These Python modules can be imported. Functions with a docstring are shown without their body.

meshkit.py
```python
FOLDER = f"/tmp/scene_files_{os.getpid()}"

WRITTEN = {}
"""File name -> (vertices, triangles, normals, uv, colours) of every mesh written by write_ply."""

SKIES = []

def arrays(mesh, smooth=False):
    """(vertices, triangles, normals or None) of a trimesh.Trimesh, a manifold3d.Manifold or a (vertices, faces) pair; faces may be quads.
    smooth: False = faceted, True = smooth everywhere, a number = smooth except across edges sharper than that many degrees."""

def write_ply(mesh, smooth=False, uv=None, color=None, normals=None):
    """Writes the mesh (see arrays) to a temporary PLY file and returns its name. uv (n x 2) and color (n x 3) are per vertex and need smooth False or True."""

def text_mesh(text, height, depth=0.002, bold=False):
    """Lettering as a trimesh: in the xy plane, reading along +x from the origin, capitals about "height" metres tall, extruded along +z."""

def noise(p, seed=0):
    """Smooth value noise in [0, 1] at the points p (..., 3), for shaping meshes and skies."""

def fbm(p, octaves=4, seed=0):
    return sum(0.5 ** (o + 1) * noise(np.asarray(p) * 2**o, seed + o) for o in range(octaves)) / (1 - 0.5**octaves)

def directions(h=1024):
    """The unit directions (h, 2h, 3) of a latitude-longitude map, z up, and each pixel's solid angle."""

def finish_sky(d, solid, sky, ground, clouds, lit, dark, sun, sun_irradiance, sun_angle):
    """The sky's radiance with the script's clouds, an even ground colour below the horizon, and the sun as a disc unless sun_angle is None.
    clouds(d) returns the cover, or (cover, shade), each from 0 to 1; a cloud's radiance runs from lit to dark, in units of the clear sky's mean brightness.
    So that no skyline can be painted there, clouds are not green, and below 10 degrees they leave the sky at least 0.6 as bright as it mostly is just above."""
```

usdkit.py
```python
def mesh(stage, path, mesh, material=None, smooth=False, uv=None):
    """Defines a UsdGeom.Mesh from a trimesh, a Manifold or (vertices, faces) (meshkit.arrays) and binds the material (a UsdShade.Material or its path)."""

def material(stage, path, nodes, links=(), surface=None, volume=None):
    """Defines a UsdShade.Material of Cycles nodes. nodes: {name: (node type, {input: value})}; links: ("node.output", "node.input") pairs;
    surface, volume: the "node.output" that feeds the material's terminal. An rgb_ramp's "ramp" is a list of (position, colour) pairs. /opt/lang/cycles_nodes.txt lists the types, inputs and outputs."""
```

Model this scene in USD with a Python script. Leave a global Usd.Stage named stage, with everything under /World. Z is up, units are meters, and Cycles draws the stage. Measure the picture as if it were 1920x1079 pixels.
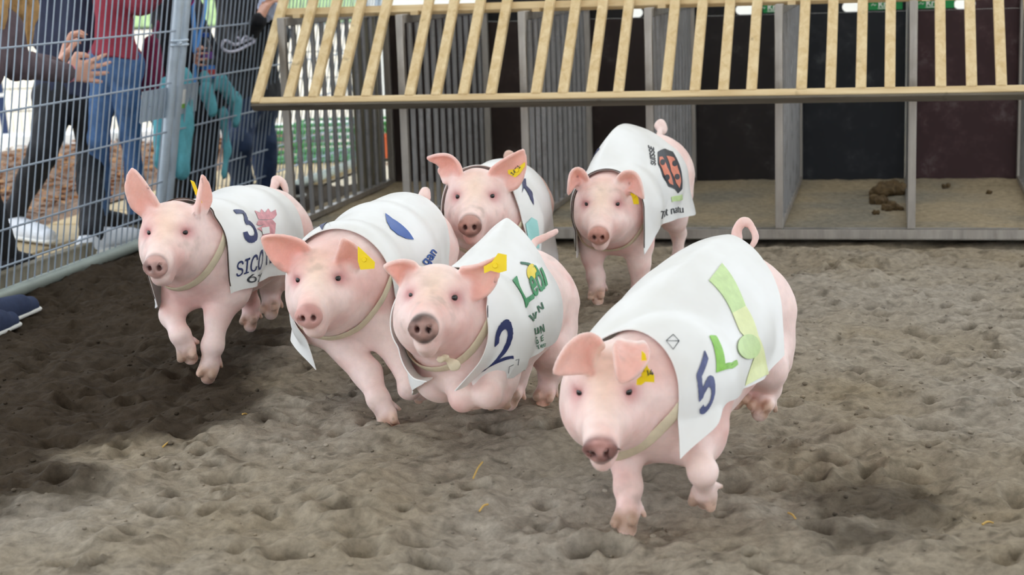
import math, random
import numpy as np, trimesh
from scipy.ndimage import map_coordinates
from scipy.spatial import cKDTree
from shapely.geometry import Polygon, Point, box as sbox
import manifold3d as m3
import usdkit, meshkit
from pxr import Usd, UsdGeom, UsdLux, UsdShade, Gf, Sdf, Vt

stage = Usd.Stage.CreateInMemory()
UsdGeom.SetStageUpAxis(stage, 'Z'); UsdGeom.SetStageMetersPerUnit(stage, 1.0)
UsdGeom.Xform.Define(stage, '/World'); UsdGeom.Scope.Define(stage, '/World/Looks')
rng = np.random.default_rng(7); random.seed(7)

# ------------------------------------------------------------------ camera, sky, sun, exposure
FPX, CX, CY, CZ, YAW, PIT, ROL = 3164.7, 2.4373, -6.5581, 1.0734, -.2241, .1852, -.0324
C = np.array([CX, CY, CZ])
FW = np.array([math.sin(YAW)*math.cos(PIT), math.cos(YAW)*math.cos(PIT), -math.sin(PIT)])
_rt = np.array([math.cos(YAW), -math.sin(YAW), 0]); _up = np.cross(_rt, FW)
R2 = _rt*math.cos(ROL)+_up*math.sin(ROL); U2 = -_rt*math.sin(ROL)+_up*math.cos(ROL)
cam = UsdGeom.Camera.Define(stage, '/World/camera')
cam.AddTransformOp().Set(Gf.Matrix4d(*R2, 0, *U2, 0, *(-FW), 0, *C, 1))
cam.CreateHorizontalApertureAttr(36.0); cam.CreateVerticalApertureAttr(36.0*1079/1920)
cam.CreateFocalLengthAttr(36.0*FPX/1920)
cam.CreateFStopAttr(5.0); cam.CreateFocusDistanceAttr(4.2)
cam.CreateExposureAttr(-0.62)
dome = UsdLux.DomeLight.Define(stage, '/World/sky')
dome.CreateIntensityAttr(1.15); dome.CreateColorAttr(Gf.Vec3f(.86, .93, 1.0))
sun = UsdLux.DistantLight.Define(stage, '/World/sun')
sun.CreateIntensityAttr(5.0); sun.CreateAngleAttr(.6); sun.CreateColorAttr(Gf.Vec3f(1, .94, .84))
sun.AddRotateXYZOp().Set(Gf.Vec3f(8, 30, 0))

def ray(u, v):
    d = FW*FPX+R2*(u-960)+U2*(539.5-v); return d/np.linalg.norm(d)
def onplane(u, v, p, n):
    d = ray(u, v); n = np.asarray(n, float)
    return C+d*(((np.asarray(p, float)-C)@n)/(d@n))
def onz(u, v, z=0.): return onplane(u, v, (0, 0, z), (0, 0, 1))
def atx(u, v, x): return onplane(u, v, (x, 0, 0), (1, 0, 0))

# ------------------------------------------------------------------ naming helpers
_used = {}
def numbered(base):
    n = _used.get(base, 0); _used[base] = n+1
    return base if n == 0 else '%s_%03d' % (base, n)
def tag(prim, label=None, cat=None, group=None, kind=None):
    for k, v in (('label', label), ('category', cat), ('group', group), ('kind', kind)):
        if v: prim.SetCustomDataByKey(k, v)
def rgb(h):
    h = h.lstrip('#'); c = [int(h[i:i+2], 16)/255 for i in (0, 2, 4)]
    return tuple(((x+.055)/1.055)**2.4 if x > .04045 else x/12.92 for x in c)
def obj(name, mesh, mat, parent=None, smooth=False, **kw):
    base = '/World' if parent is None else str(parent.GetPath())
    path = numbered(base+'/'+name)
    m = usdkit.mesh(stage, path, mesh, mat, smooth=smooth)
    tag(m.GetPrim(), **kw); return m.GetPrim()
def thing(name, label, cat, loc=(0, 0, 0), rotz=0., group=None, kind=None):
    x = UsdGeom.Xform.Define(stage, numbered('/World/'+name))
    x.AddTranslateOp().Set(Gf.Vec3d(*map(float, loc))); x.AddRotateZOp().Set(math.degrees(rotz))
    tag(x.GetPrim(), label, cat, group, kind); return x.GetPrim()

# ------------------------------------------------------------------ mesh helpers
def box(sx, sy, sz, c=(0, 0, 0), b=0.):
    if b > 0:
        v = np.array([[i, j, k] for i in (-1, 1) for j in (-1, 1) for k in (-1, 1)], float)*.5
        pts = []
        s = np.array([sx, sy, sz])
        for q in v:
            for ax in range(3):
                r = q*s; r2 = r-np.sign(q)*b; r2[ax] = r[ax]; pts.append(r2)
        m = trimesh.convex.convex_hull(np.array(pts))
    else:
        m = trimesh.creation.box((sx, sy, sz))
    m.apply_translation(c); return m
def frame_from(z, xhint=(1, 0, 0)):
    z = np.asarray(z, float); z = z/np.linalg.norm(z)
    x = np.asarray(xhint, float); x = x-z*(x@z)
    if np.linalg.norm(x) < 1e-5: x = np.cross(z, [0, 1, 0.2])
    x /= np.linalg.norm(x); y = np.cross(z, x)
    M = np.eye(4); M[:3, 0] = x; M[:3, 1] = y; M[:3, 2] = z; return M
def beam(a, b, w, h, xhint=(1, 0, 0), bev=.002):
    a = np.asarray(a, float); b = np.asarray(b, float)
    m = box(w, h, np.linalg.norm(b-a), b=bev)
    M = frame_from(b-a, xhint); M[:3, 3] = (a+b)/2; m.apply_transform(M); return m
def rod(a, b, r, n=10, r2=None):
    a = np.asarray(a, float); b = np.asarray(b, float); r2 = r if r2 is None else r2
    M = frame_from(b-a); th = np.arange(n)*2*np.pi/n
    ring = np.stack([np.cos(th), np.sin(th), 0*th], 1)@M[:3, :3].T
    v = np.vstack([a+ring*r, b+ring*r2, a, b]); f = []
    for i in range(n):
        j = (i+1) % n
        f += [[i, j, n+j], [i, n+j, n+i], [2*n, j, i], [2*n+1, n+i, n+j]]
    return trimesh.Trimesh(v, f, process=False)
def sweep(pts, radii, n=10, closed=False):
    p = np.asarray(pts, float); k = len(p); r = np.broadcast_to(radii, (k,))
    t = np.gradient(p, axis=0); t /= np.linalg.norm(t, axis=1, keepdims=True)+1e-12
    a = np.cross(t[0], [0, 0, 1.]);
    if np.linalg.norm(a) < 1e-3: a = np.cross(t[0], [1., 0, 0])
    A = []
    for i in range(k):
        a = a-t[i]*(a@t[i]); a /= np.linalg.norm(a); A.append(a.copy())
    A = np.array(A); B = np.cross(t, A); th = np.arange(n)*2*np.pi/n
    v = (p[:, None]+r[:, None, None]*(np.cos(th)[None, :, None]*A[:, None]+np.sin(th)[None, :, None]*B[:, None])).reshape(-1, 3)
    f = []
    for i in range(k-1):
        for j in range(n):
            q = (j+1) % n
            f += [[i*n+j, i*n+q, (i+1)*n+q], [i*n+j, (i+1)*n+q, (i+1)*n+j]]
    v = np.vstack([v, p[0], p[-1]])
    for j in range(n):
        q = (j+1) % n
        f += [[k*n, q, j], [k*n+1, (k-1)*n+j, (k-1)*n+q]]
    return trimesh.Trimesh(v, f, process=False)
def bez(pts, n=24):
    """Catmull-Rom through the points."""
    p = np.asarray(pts, float); p = np.vstack([2*p[0]-p[1], p, 2*p[-1]-p[-2]])
    out = []
    m = max(2, n//(len(p)-3))
    for i in range(1, len(p)-2):
        t = np.linspace(0, 1, m, endpoint=(i == len(p)-3))[:, None]
        out.append(.5*(2*p[i]+(p[i+1]-p[i-1])*t+(2*p[i-1]-5*p[i]+4*p[i+1]-p[i+2])*t**2+(3*p[i]-p[i-1]-3*p[i+1]+p[i+2])*t**3))
    return np.vstack(out)
def cat(ms): return trimesh.util.concatenate(ms)
def lathe(prof, n=20, c=(0, 0, 0)):
    """(r, z) profile turned about z."""
    pr = np.asarray(prof, float); th = np.arange(n)*2*np.pi/n; k = len(pr)
    v = np.stack([pr[:, None, 0]*np.cos(th), pr[:, None, 0]*np.sin(th), np.broadcast_to(pr[:, None, 1], (k, n))], -1).reshape(-1, 3)
    f = []
    for i in range(k-1):
        for j in range(n):
            q = (j+1) % n
            f += [[i*n+j, i*n+q, (i+1)*n+q], [i*n+j, (i+1)*n+q, (i+1)*n+j]]
    m = trimesh.Trimesh(v, f, process=False); m.apply_translation(c); return m

# ------------------------------------------------------------------ implicit surfaces
class Field:
    def __init__(s, lo, hi, h):
        s.h = h; s.lo = np.asarray(lo, float)
        s.n = np.ceil((np.asarray(hi)-s.lo)/h).astype(int)+1
        s.F = np.full(s.n, .09, np.float32)
        s.ax = [s.lo[i]+h*np.arange(s.n[i]) for i in range(3)]
    def region(s, lo, hi):
        a = np.clip(np.floor((np.asarray(lo)-s.lo)/s.h).astype(int), 0, s.n)
        b = np.clip(np.ceil((np.asarray(hi)-s.lo)/s.h).astype(int)+1, 0, s.n)
        sl = tuple(slice(a[i], b[i]) for i in range(3))
        return sl, np.ix_(*[np.arange(a[i], b[i]) for i in range(3)]), [s.ax[i][sl[i]].astype(np.float32) for i in range(3)]
    def blend(s, sl, d, k, cut=False):
        A = s.F[sl]
        if cut: s.F[sl] = -smin(-A, d, k)
        else: s.F[sl] = smin(A, d, k)
    def cone(s, a, b, ra, rb, k=.02, cut=False, sc=None):
        """A round cone from a to b; sc: (3,) stretch about the middle."""
        a = np.asarray(a, float); b = np.asarray(b, float); m = max(ra, rb)*(1 if sc is None else max(sc))+k+.055
        sl, _, ax = s.region(np.minimum(a, b)-m, np.maximum(a, b)+m)
        if min(len(q) for q in ax) == 0: return
        X = ax[0][:, None, None]; Y = ax[1][None, :, None]; Z = ax[2][None, None, :]
        ba = b-a; L = max(ba@ba, 1e-9)
        if sc is None:
            t = np.clip(((X-a[0])*ba[0]+(Y-a[1])*ba[1]+(Z-a[2])*ba[2])/L, 0, 1)
            d = np.sqrt((X-a[0]-t*ba[0])**2+(Y-a[1]-t*ba[1])**2+(Z-a[2]-t*ba[2])**2)-(ra+(rb-ra)*t)
        else:
            t = np.clip(((X-a[0])*ba[0]+(Y-a[1])*ba[1]+(Z-a[2])*ba[2])/L, 0, 1)
            d = np.sqrt(((X-a[0]-t*ba[0])/sc[0])**2+((Y-a[1]-t*ba[1])/sc[1])**2+((Z-a[2]-t*ba[2])/sc[2])**2)-(ra+(rb-ra)*t)
        s.blend(sl, d.astype(np.float32), k, cut)
    def ball(s, c, r, k=.02, cut=False, sc=None): s.cone(c, c, r, r, k, cut, sc)
    def cloud(s, pts, rad, k=.015, cut=False):
        pts = np.asarray(pts, float); m = float(np.max(rad))+k+.03
        sl, _, ax = s.region(pts.min(0)-m, pts.max(0)+m)
        G = np.stack(np.meshgrid(*ax, indexing='ij'), -1).reshape(-1, 3)
        d, i = cKDTree(pts).query(G, distance_upper_bound=m)
        bad = ~np.isfinite(d); i[bad] = 0; d[bad] = m
        d = d-np.broadcast_to(rad, (len(pts),))[i]
        s.blend(sl, d.reshape([len(q) for q in ax]).astype(np.float32), k, cut)
    def at(s, p): return map_coordinates(s.F, ((np.asarray(p)-s.lo)/s.h).T, order=1, mode='nearest')
    def grad(s, p):
        e = s.h; g = np.stack([s.at(p+np.eye(3)[i]*e)-s.at(p-np.eye(3)[i]*e) for i in range(3)], -1)
        return g/(np.linalg.norm(g, axis=1, keepdims=True)+1e-9)
    def mesh(s, smooth=1):
        F = s.F; S = F < 0; n = F.shape
        c = np.zeros(tuple(q-1 for q in n), np.int8)
        offs = [(i, j, k) for i in (0, 1) for j in (0, 1) for k in (0, 1)]
        for i, j, k in offs: c += S[i:n[0]-1+i, j:n[1]-1+j, k:n[2]-1+k]
        I = np.argwhere((c > 0) & (c < 8)); idx = np.full(c.shape, -1, np.int64); idx[tuple(I.T)] = np.arange(len(I))
        V = [F[I[:, 0]+i, I[:, 1]+j, I[:, 2]+k] for i, j, k in offs]
        acc = np.zeros((len(I), 3)); cnt = np.zeros(len(I))
        for a in range(8):
            for b in range(a+1, 8):
                oa, ob = np.array(offs[a]), np.array(offs[b])
                if abs(oa-ob).sum() != 1: continue
                m = (V[a] < 0) != (V[b] < 0)
                t = V[a][m]/(V[a][m]-V[b][m])
                acc[m] += oa+(ob-oa)*t[:, None]; cnt[m] += 1
        P = s.lo+s.h*(I+acc/cnt[:, None]); faces = []
        for axn in range(3):
            u, v = [(1, 2), (2, 0), (0, 1)][axn]
            sa = [slice(None)]*3; sb = [slice(None)]*3
            sa[axn] = slice(0, n[axn]-1); sb[axn] = slice(1, n[axn])
            A = S[tuple(sa)]; B = S[tuple(sb)]
            E = np.argwhere(A != B)
            E = E[(E[:, u] > 0) & (E[:, v] > 0) & (E[:, u] < n[u]-1) & (E[:, v] < n[v]-1)]
            inside = A[tuple(E.T)]
            du = np.eye(3, dtype=int)[u]; dv = np.eye(3, dtype=int)[v]
            q = np.stack([idx[tuple((E-du-dv).T)], idx[tuple((E-dv).T)], idx[tuple(E.T)], idx[tuple((E-du).T)]], 1)
            q[~inside] = q[~inside][:, ::-1]; faces.append(q)
        Q = np.vstack(faces); f = np.vstack([Q[:, [0, 1, 2]], Q[:, [0, 2, 3]]])
        for _ in range(2):
            d = np.clip(s.at(P), -s.h, s.h); P = P-.6*d[:, None]*s.grad(P)
        m = trimesh.Trimesh(P, f, process=False)
        if smooth: m = trimesh.smoothing.filter_taubin(m, .5, .52, iterations=2*smooth)
        return m
def smin(a, b, k):
    h = np.maximum(k-np.abs(a-b), 0)/k
    return np.minimum(a, b)-h*h*k*.25
def biggest(m):
    cc = trimesh.graph.connected_component_labels(m.face_adjacency, node_count=len(m.faces))
    keep = cc == np.bincount(cc).argmax(); m.update_faces(keep); m.remove_unreferenced_vertices(); return m

# ------------------------------------------------------------------ materials
LK = '/World/Looks/'
def mat_plain(name, col, rough=.6, metallic=0., var=.0, scale=8., bump=0., bscale=60., spec=.4, **extra):
    nodes = {'p': ('principled_bsdf', {'base_color': col, 'roughness': rough, 'metallic': metallic, 'specular_ior_level': spec, **extra})}
    links = []
    if var:
        nodes['tc'] = ('texture_coordinate', {}); nodes['n'] = ('noise_texture', {'scale': scale, 'detail': 4., 'roughness': .6})
        nodes['r'] = ('rgb_ramp', {'ramp': [(.25, tuple(np.clip(np.array(col)*(1-var), 0, 1))), (.75, tuple(np.clip(np.array(col)*(1+var), 0, 1)))]})
        links += [('tc.object', 'n.vector'), ('n.fac', 'r.fac'), ('r.color', 'p.base_color')]
    if bump:
        nodes['tb'] = ('texture_coordinate', {}); nodes['nb'] = ('noise_texture', {'scale': bscale, 'detail': 5.})
        nodes['b'] = ('bump', {'strength': bump, 'distance': .01})
        links += [('tb.object', 'nb.vector'), ('nb.fac', 'b.height'), ('b.normal', 'p.normal')]
    return usdkit.material(stage, LK+name, nodes, links, surface='p.BSDF')
def mat_tint(name, rough=.55, sheen=0., bump=.0, bscale=180., var=.12, nscale=25., attr='tint', spec=.35, **extra):
    nodes = {'a': ('attribute', {'attribute': attr}), 'tc': ('geometry', {}), 'n': ('noise_texture', {'scale': nscale, 'detail': 5., 'roughness': .65}),
             'r': ('map_range', {'from_min': .3, 'from_max': .7, 'to_min': 1-var, 'to_max': 1+var}),
             'm': ('vector_math', {'math_type': 'scale'}),
             'p': ('principled_bsdf', {'roughness': rough, 'sheen_weight': sheen, 'sheen_roughness': .45, 'specular_ior_level': spec, **extra})}
    links = [('tc.position', 'n.vector'), ('n.fac', 'r.value'), ('a.vector', 'm.vector1'), ('r.result', 'm.scale'), ('m.vector', 'p.base_color')]
    if bump:
        nodes['nb'] = ('noise_texture', {'scale': bscale, 'detail': 4., 'roughness': .7}); nodes['b'] = ('bump', {'strength': bump, 'distance': .006})
        links += [('tc.position', 'nb.vector'), ('nb.fac', 'b.height'), ('b.normal', 'p.normal')]
    return usdkit.material(stage, LK+name, nodes, links, surface='p.BSDF')
def set_tint(prim, col, attr='tint'):
    UsdGeom.PrimvarsAPI(UsdGeom.Mesh(prim)).CreatePrimvar(attr, Sdf.ValueTypeNames.Color3fArray, 'vertex').Set(Vt.Vec3fArray.FromNumpy(np.asarray(col, np.float32)))

M_skin = mat_tint('pig_skin', rough=.5, sheen=.25, bump=.12, bscale=260., var=.07, nscale=30.,
                  subsurface_weight=.12, subsurface_scale=.012, subsurface_radius=(1., .35, .2), sheen_tint=(1., .93, .88))
M_ground = mat_tint('arena_soil', rough=.95, bump=.55, bscale=140., var=.28, nscale=45., spec=.1)
M_person = mat_tint('human_skin', rough=.5, var=.05)
def mat_vinyl():
    nodes = {'tc': ('geometry', {}), 'n': ('noise_texture', {'scale': 7., 'detail': 4.}),
             'r': ('rgb_ramp', {'ramp': [(.3, rgb('#ecebe8')), (.7, rgb('#f6f6f6'))]}),
             'p': ('principled_bsdf', {'roughness': .38, 'specular_ior_level': .45}), 't': ('translucent_bsdf', {'color': (.85, .83, .78)}),
             'x': ('mix_closure', {'fac': .12}), 'nb': ('noise_texture', {'scale': 22., 'detail': 3.}), 'b': ('bump', {'strength': .12, 'distance': .01})}
    return usdkit.material(stage, LK+'white_vinyl', nodes, [('tc.position', 'n.vector'), ('tc.position', 'nb.vector'), ('n.fac', 'r.fac'), ('r.color', 'p.base_color'),
        ('nb.fac', 'b.height'), ('b.normal', 'p.normal'), ('p.BSDF', 'x.closure1'), ('t.BSDF', 'x.closure2')], surface='x.closure')
M_vinyl = mat_vinyl()
M_navy = mat_plain('print_navy', rgb('#1f2a5c'), .4)
M_fadednavy = mat_plain('print_faded_navy', rgb('#575d84'), .45, var=.25, scale=60)
M_green = mat_plain('print_green', rgb('#12854a'), .4)
M_dkgreen = mat_plain('print_dark_green', rgb('#2f6b4f'), .45)
M_lime = mat_plain('print_lime', rgb('#86bf4b'), .45, var=.2, scale=40)
M_palelime = mat_plain('print_pale_lime', rgb('#c4dc9e'), .45, var=.12, scale=40)
M_paleyel = mat_plain('print_pale_yellow', rgb('#dfe5ae'), .45, var=.08, scale=40)
M_yelprint = mat_plain('print_yellow', rgb('#e8cf2a'), .4)
M_blue = mat_plain('print_blue', rgb('#1c4f9e'), .4)
M_ink = mat_plain('print_dark_grey', rgb('#30343c'), .45)
M_rose = mat_plain('print_rose', rgb('#cf8f96'), .45, var=.3, scale=60)
M_coral = mat_plain('print_coral', rgb('#d9826a'), .45, var=.15, scale=50)
M_teal = mat_plain('print_teal', rgb('#9fd6d3'), .45)
M_lilac = mat_plain('print_pale_blue', rgb('#bcc8e4'), .45)
M_tagyel = mat_plain('ear_tag_yellow', rgb('#efcf12'), .4)
M_strap = mat_plain('strap_cream', rgb('#d9cbb0'), .7, var=.12, scale=30)
M_eye = mat_plain('eye_dark', (.012, .008, .008), .12, spec=.6)
M_wood = None
def mat_wood(name, a, b, scl=(30., 30., 2.5)):
    nodes = {'tc': ('texture_coordinate', {}), 'mp': ('mapping', {'scale': scl}), 'n': ('noise_texture', {'scale': 1., 'detail': 6., 'roughness': .65, 'distortion': .6}),
             'n2': ('noise_texture', {'scale': 14., 'detail': 3.}), 'r': ('rgb_ramp', {'ramp': [(.3, a), (.5, tuple((np.array(a)+np.array(b))/2)), (.7, b)]}),
             'r2': ('rgb_ramp', {'ramp': [(.22, (.35, .3, .26)), (.34, (1, 1, 1))]}), 'mx': ('mix_color', {'blend_type': 'multiply', 'fac': .8}),
             'oi': ('object_info', {}), 'ad': ('vector_math', {'math_type': 'add'}), 'bp': ('bump', {'strength': .25, 'distance': .004}), 'p': ('principled_bsdf', {'roughness': .65, 'specular_ior_level': .3})}
    return usdkit.material(stage, LK+name, nodes, [('tc.object', 'mp.vector'), ('mp.vector', 'n.vector'), ('tc.object', 'n2.vector'), ('n.fac', 'r.fac'), ('n2.fac', 'r2.fac'),
        ('r.color', 'mx.a'), ('r2.color', 'mx.b'), ('mx.result', 'p.base_color'), ('n.fac', 'bp.height'), ('bp.normal', 'p.normal')], surface='p.BSDF')
M_pine = mat_wood('pine_slat', rgb('#c6a877'), rgb('#e4cfa6'))
M_pinex = mat_wood('pine_rail', rgb('#bfa276'), rgb('#dfc9a0'), (2.5, 30., 30.))
M_grey_plank = mat_wood('weathered_plank', rgb('#5f5a4c'), rgb('#857d6a'))
def mat_metal(name, col, rough=.42, var=.22, scl=(25, 25, 3), metal=.6):
    nodes = {'tc': ('texture_coordinate', {}), 'mp': ('mapping', {'scale': scl}), 'n': ('noise_texture', {'scale': 1., 'detail': 6., 'roughness': .7}),
             'n2': ('noise_texture', {'scale': 10., 'detail': 5.}),
             'r': ('rgb_ramp', {'ramp': [(.3, tuple(np.array(col)*(1-var))), (.7, tuple(np.clip(np.array(col)*(1+var), 0, 1)))]}),
             'r2': ('map_range', {'from_min': .3, 'from_max': .7, 'to_min': rough-.12, 'to_max': rough+.2}), 'p': ('principled_bsdf', {'metallic': metal, 'specular_ior_level': .5})}
    return usdkit.material(stage, LK+name, nodes, [('tc.object', 'mp.vector'), ('mp.vector', 'n.vector'), ('tc.object', 'n2.vector'), ('n.fac', 'r.fac'), ('r.color', 'p.base_color'), ('n2.fac', 'r2.value'), ('r2.result', 'p.roughness')], surface='p.BSDF')
M_post = mat_metal('stall_metal', rgb('#a09a93'))
M_bar = mat_metal('bar_metal', rgb('#8d8c8c'), .35)
M_galv = mat_metal('galvanised_tube', rgb('#b3c0cc'), .42, .15, (6, 6, 6), .25)
M_wire = mat_plain('fence_wire', rgb('#9aa6b4'), .5, .2)
M_pipe = mat_plain('fence_pipe', rgb('#9aa39c'), .5, .35, var=.12, scale=9)
def mat_board(name, col, seed):
    nodes = {'tc': ('geometry', {}), 'n': ('noise_texture', {'scale': 5.5+seed, 'detail': 7., 'roughness': .68}), 'n2': ('noise_texture', {'scale': 2.1, 'detail': 2.}),
             'r': ('rgb_ramp', {'ramp': [(.5, col), (.60, tuple(np.array(col)*1.3+.004)), (.74, tuple(np.array(col)*1.2+.06))]}), 'p': ('principled_bsdf', {'roughness': .5, 'specular_ior_level': .3})}
    return usdkit.material(stage, LK+name, nodes, [('tc.position', 'n.vector'), ('n.fac', 'r.fac'), ('r.color', 'p.base_color')], surface='p.BSDF')
M_board = [mat_board('phenolic_board_%s' % n, rgb(c), i*.7) for i, (n, c) in enumerate([('brown', '#2a1f1c'), ('umber', '#2c201c'), ('dark', '#281d1b'), ('black', '#221d1d'), ('ink', '#1b1e24'), ('maroon', '#3a2528'), ('plum', '#33242a')])]
M_blackboard = mat_board('black_board', rgb('#151314'), 3)
M_white = mat_plain('white_paint', rgb('#f2f2ee'), .5)
M_sign = mat_plain('sign_green', rgb('#0d8a45'), .35)
M_added_canopy = usdkit.material(stage, LK+'added_canopy_sheet', {'d': ('diffuse_bsdf', {'color': (.75, .74, .72)}), 't': ('translucent_bsdf', {'color': (.86, .84, .8)}), 'x': ('mix_closure', {'fac': .62})},
                         [('d.BSDF', 'x.closure1'), ('t.BSDF', 'x.closure2')], surface='x.closure')
# PART2
# ------------------------------------------------------------------ ground
W, DEP, ZS, HP = .5, 1.4795, .055, .9178          # stall pitch, depth, floor height, top of the posts
def axis(lo, a, b, hi, fine, coarse):
    l = a-np.cumsum(np.geomspace(fine, coarse, 40)); l = l[l > lo][::-1]
    r = b+np.cumsum(np.geomspace(fine, coarse, 40)); r = r[r < hi]
    return np.concatenate([[lo], l, np.arange(a, b, fine), r, [hi]])
gx = axis(-.60, -.45, 3.15, 10., .0085, .8); gy = axis(-12., -4.0, -.02, 1.9, .0085, .8)
GX, GY = np.meshgrid(gx, gy, indexing='ij')
P3 = lambda s, z=0.: np.stack([GX*s, GY*s, 0*GX+z], -1)
gh = (meshkit.fbm(P3(2.2), 3, 1)-.5)*.05+(meshkit.fbm(P3(8.), 4, 5)-.5)*.052+(meshkit.fbm(P3(26.), 4, 9)-.5)*.026
damp_shade = np.zeros_like(gh)
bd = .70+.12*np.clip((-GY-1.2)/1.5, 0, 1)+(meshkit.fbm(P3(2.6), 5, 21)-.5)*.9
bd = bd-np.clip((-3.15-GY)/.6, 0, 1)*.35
damp_shade = 1/(1+np.exp(-(bd-GX)*22))  # dark zone at left: moist soil plus shade near the fence, painted in
damp_shade = np.maximum(damp_shade, .75*np.clip((meshkit.fbm(P3(2.1), 5, 33)-.56)*9, 0, 1)*np.clip((GX-1.9)*2, 0, 1)*np.clip((-1.9-GY)*2, 0, 1))
prints = []
def dimple(x, y, rx, ry, ang, dep, hollow_dark=.35):
    R = max(rx, ry)*2.2
    i0, i1 = np.searchsorted(gx, [x-R, x+R]); j0, j1 = np.searchsorted(gy, [y-R, y+R])
    if i1 <= i0 or j1 <= j0: return
    dx = GX[i0:i1, j0:j1]-x; dy = GY[i0:i1, j0:j1]-y
    c, s = math.cos(ang), math.sin(ang)
    q = np.sqrt(((c*dx+s*dy)/rx)**2+((-s*dx+c*dy)/ry)**2)
    gh[i0:i1, j0:j1] += -dep*np.exp(-(q/.8)**4)+dep*.35*np.exp(-((q-1.25)/.3)**2)
    damp_shade[i0:i1, j0:j1] = np.clip(damp_shade[i0:i1, j0:j1]+hollow_dark*np.exp(-(q/.75)**3), 0, 1)  # each hollow is also coloured darker towards its middle
r1 = np.random.default_rng(11)
for _ in range(620):
    x, y = r1.uniform(-.5, 3.3), r1.uniform(-4.1, -.05); s = r1.uniform(.012, .034)
    dimple(x, y, s*r1.uniform(1, 1.7), s, r1.uniform(0, 3.14), r1.uniform(.010, .028), r1.uniform(.05, .6))
for u, v, s in [(935, 815, .05), (430, 895, .045), (895, 925, .03), (1085, 985, .04), (1090, 1020, .03), (780, 1015, .035), (580, 745, .05), (515, 785, .03), (650, 970, .05), (1740, 800, .05), (1700, 880, .04), (1570, 820, .03), (1690, 560, .03), (1640, 590, .05), (1600, 700, .03), (1550, 860, .04),
                (215, 790, .05), (150, 750, .06), (500, 640, .06), (400, 700, .05), (250, 575, .06), (540, 1040, .04), (1010, 980, .03), (800, 1050, .04)]:
    p = onz(u, v); dimple(p[0], p[1], s*1.25, s*.8, r1.uniform(-.4, .4), .022, .6)
gh += damp_shade*(meshkit.fbm(P3(13.), 4, 66)-.5)*.045
edge = np.clip((GY+.28)/.25, 0, 1); gh = gh*(1-.6*edge)-.006*edge-.0
gh -= .022*np.exp(-((GY+.02)/.05)**2)*(.6+.8*(meshkit.fbm(P3(3.), 2, 40)))
G_dry, G_dry2, G_dark = np.array(rgb('#978e82')), np.array(rgb('#8d806c')), np.array(rgb('#3d342a'))
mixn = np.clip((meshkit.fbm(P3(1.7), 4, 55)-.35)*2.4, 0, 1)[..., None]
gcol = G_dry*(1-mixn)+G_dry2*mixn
gcol = gcol*(1-damp_shade[..., None])+G_dark*damp_shade[..., None]
pock = np.clip((meshkit.fbm(P3(30.), 3, 77)-.62)*6, 0, 1)[..., None]*.45
gcol = gcol*(1-pock)+G_dark*.9*pock
def gridmesh(V):
    a, b = V.shape[:2]; I = np.arange(a*b).reshape(a, b)
    q = np.stack([I[:-1, :-1], I[1:, :-1], I[1:, 1:], I[:-1, 1:]], -1).reshape(-1, 4)
    return trimesh.Trimesh(V.reshape(-1, 3), np.vstack([q[:, [0, 1, 2]], q[:, [0, 2, 3]]]), process=False)
gp = obj('ground', gridmesh(np.stack([GX, GY, gh], -1)), M_ground, smooth=True, kind='structure', label='grey-brown churned sandy soil of the arena, moist at left, fence shade painted dark')
set_tint(gp, gcol.reshape(-1, 3))
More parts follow.
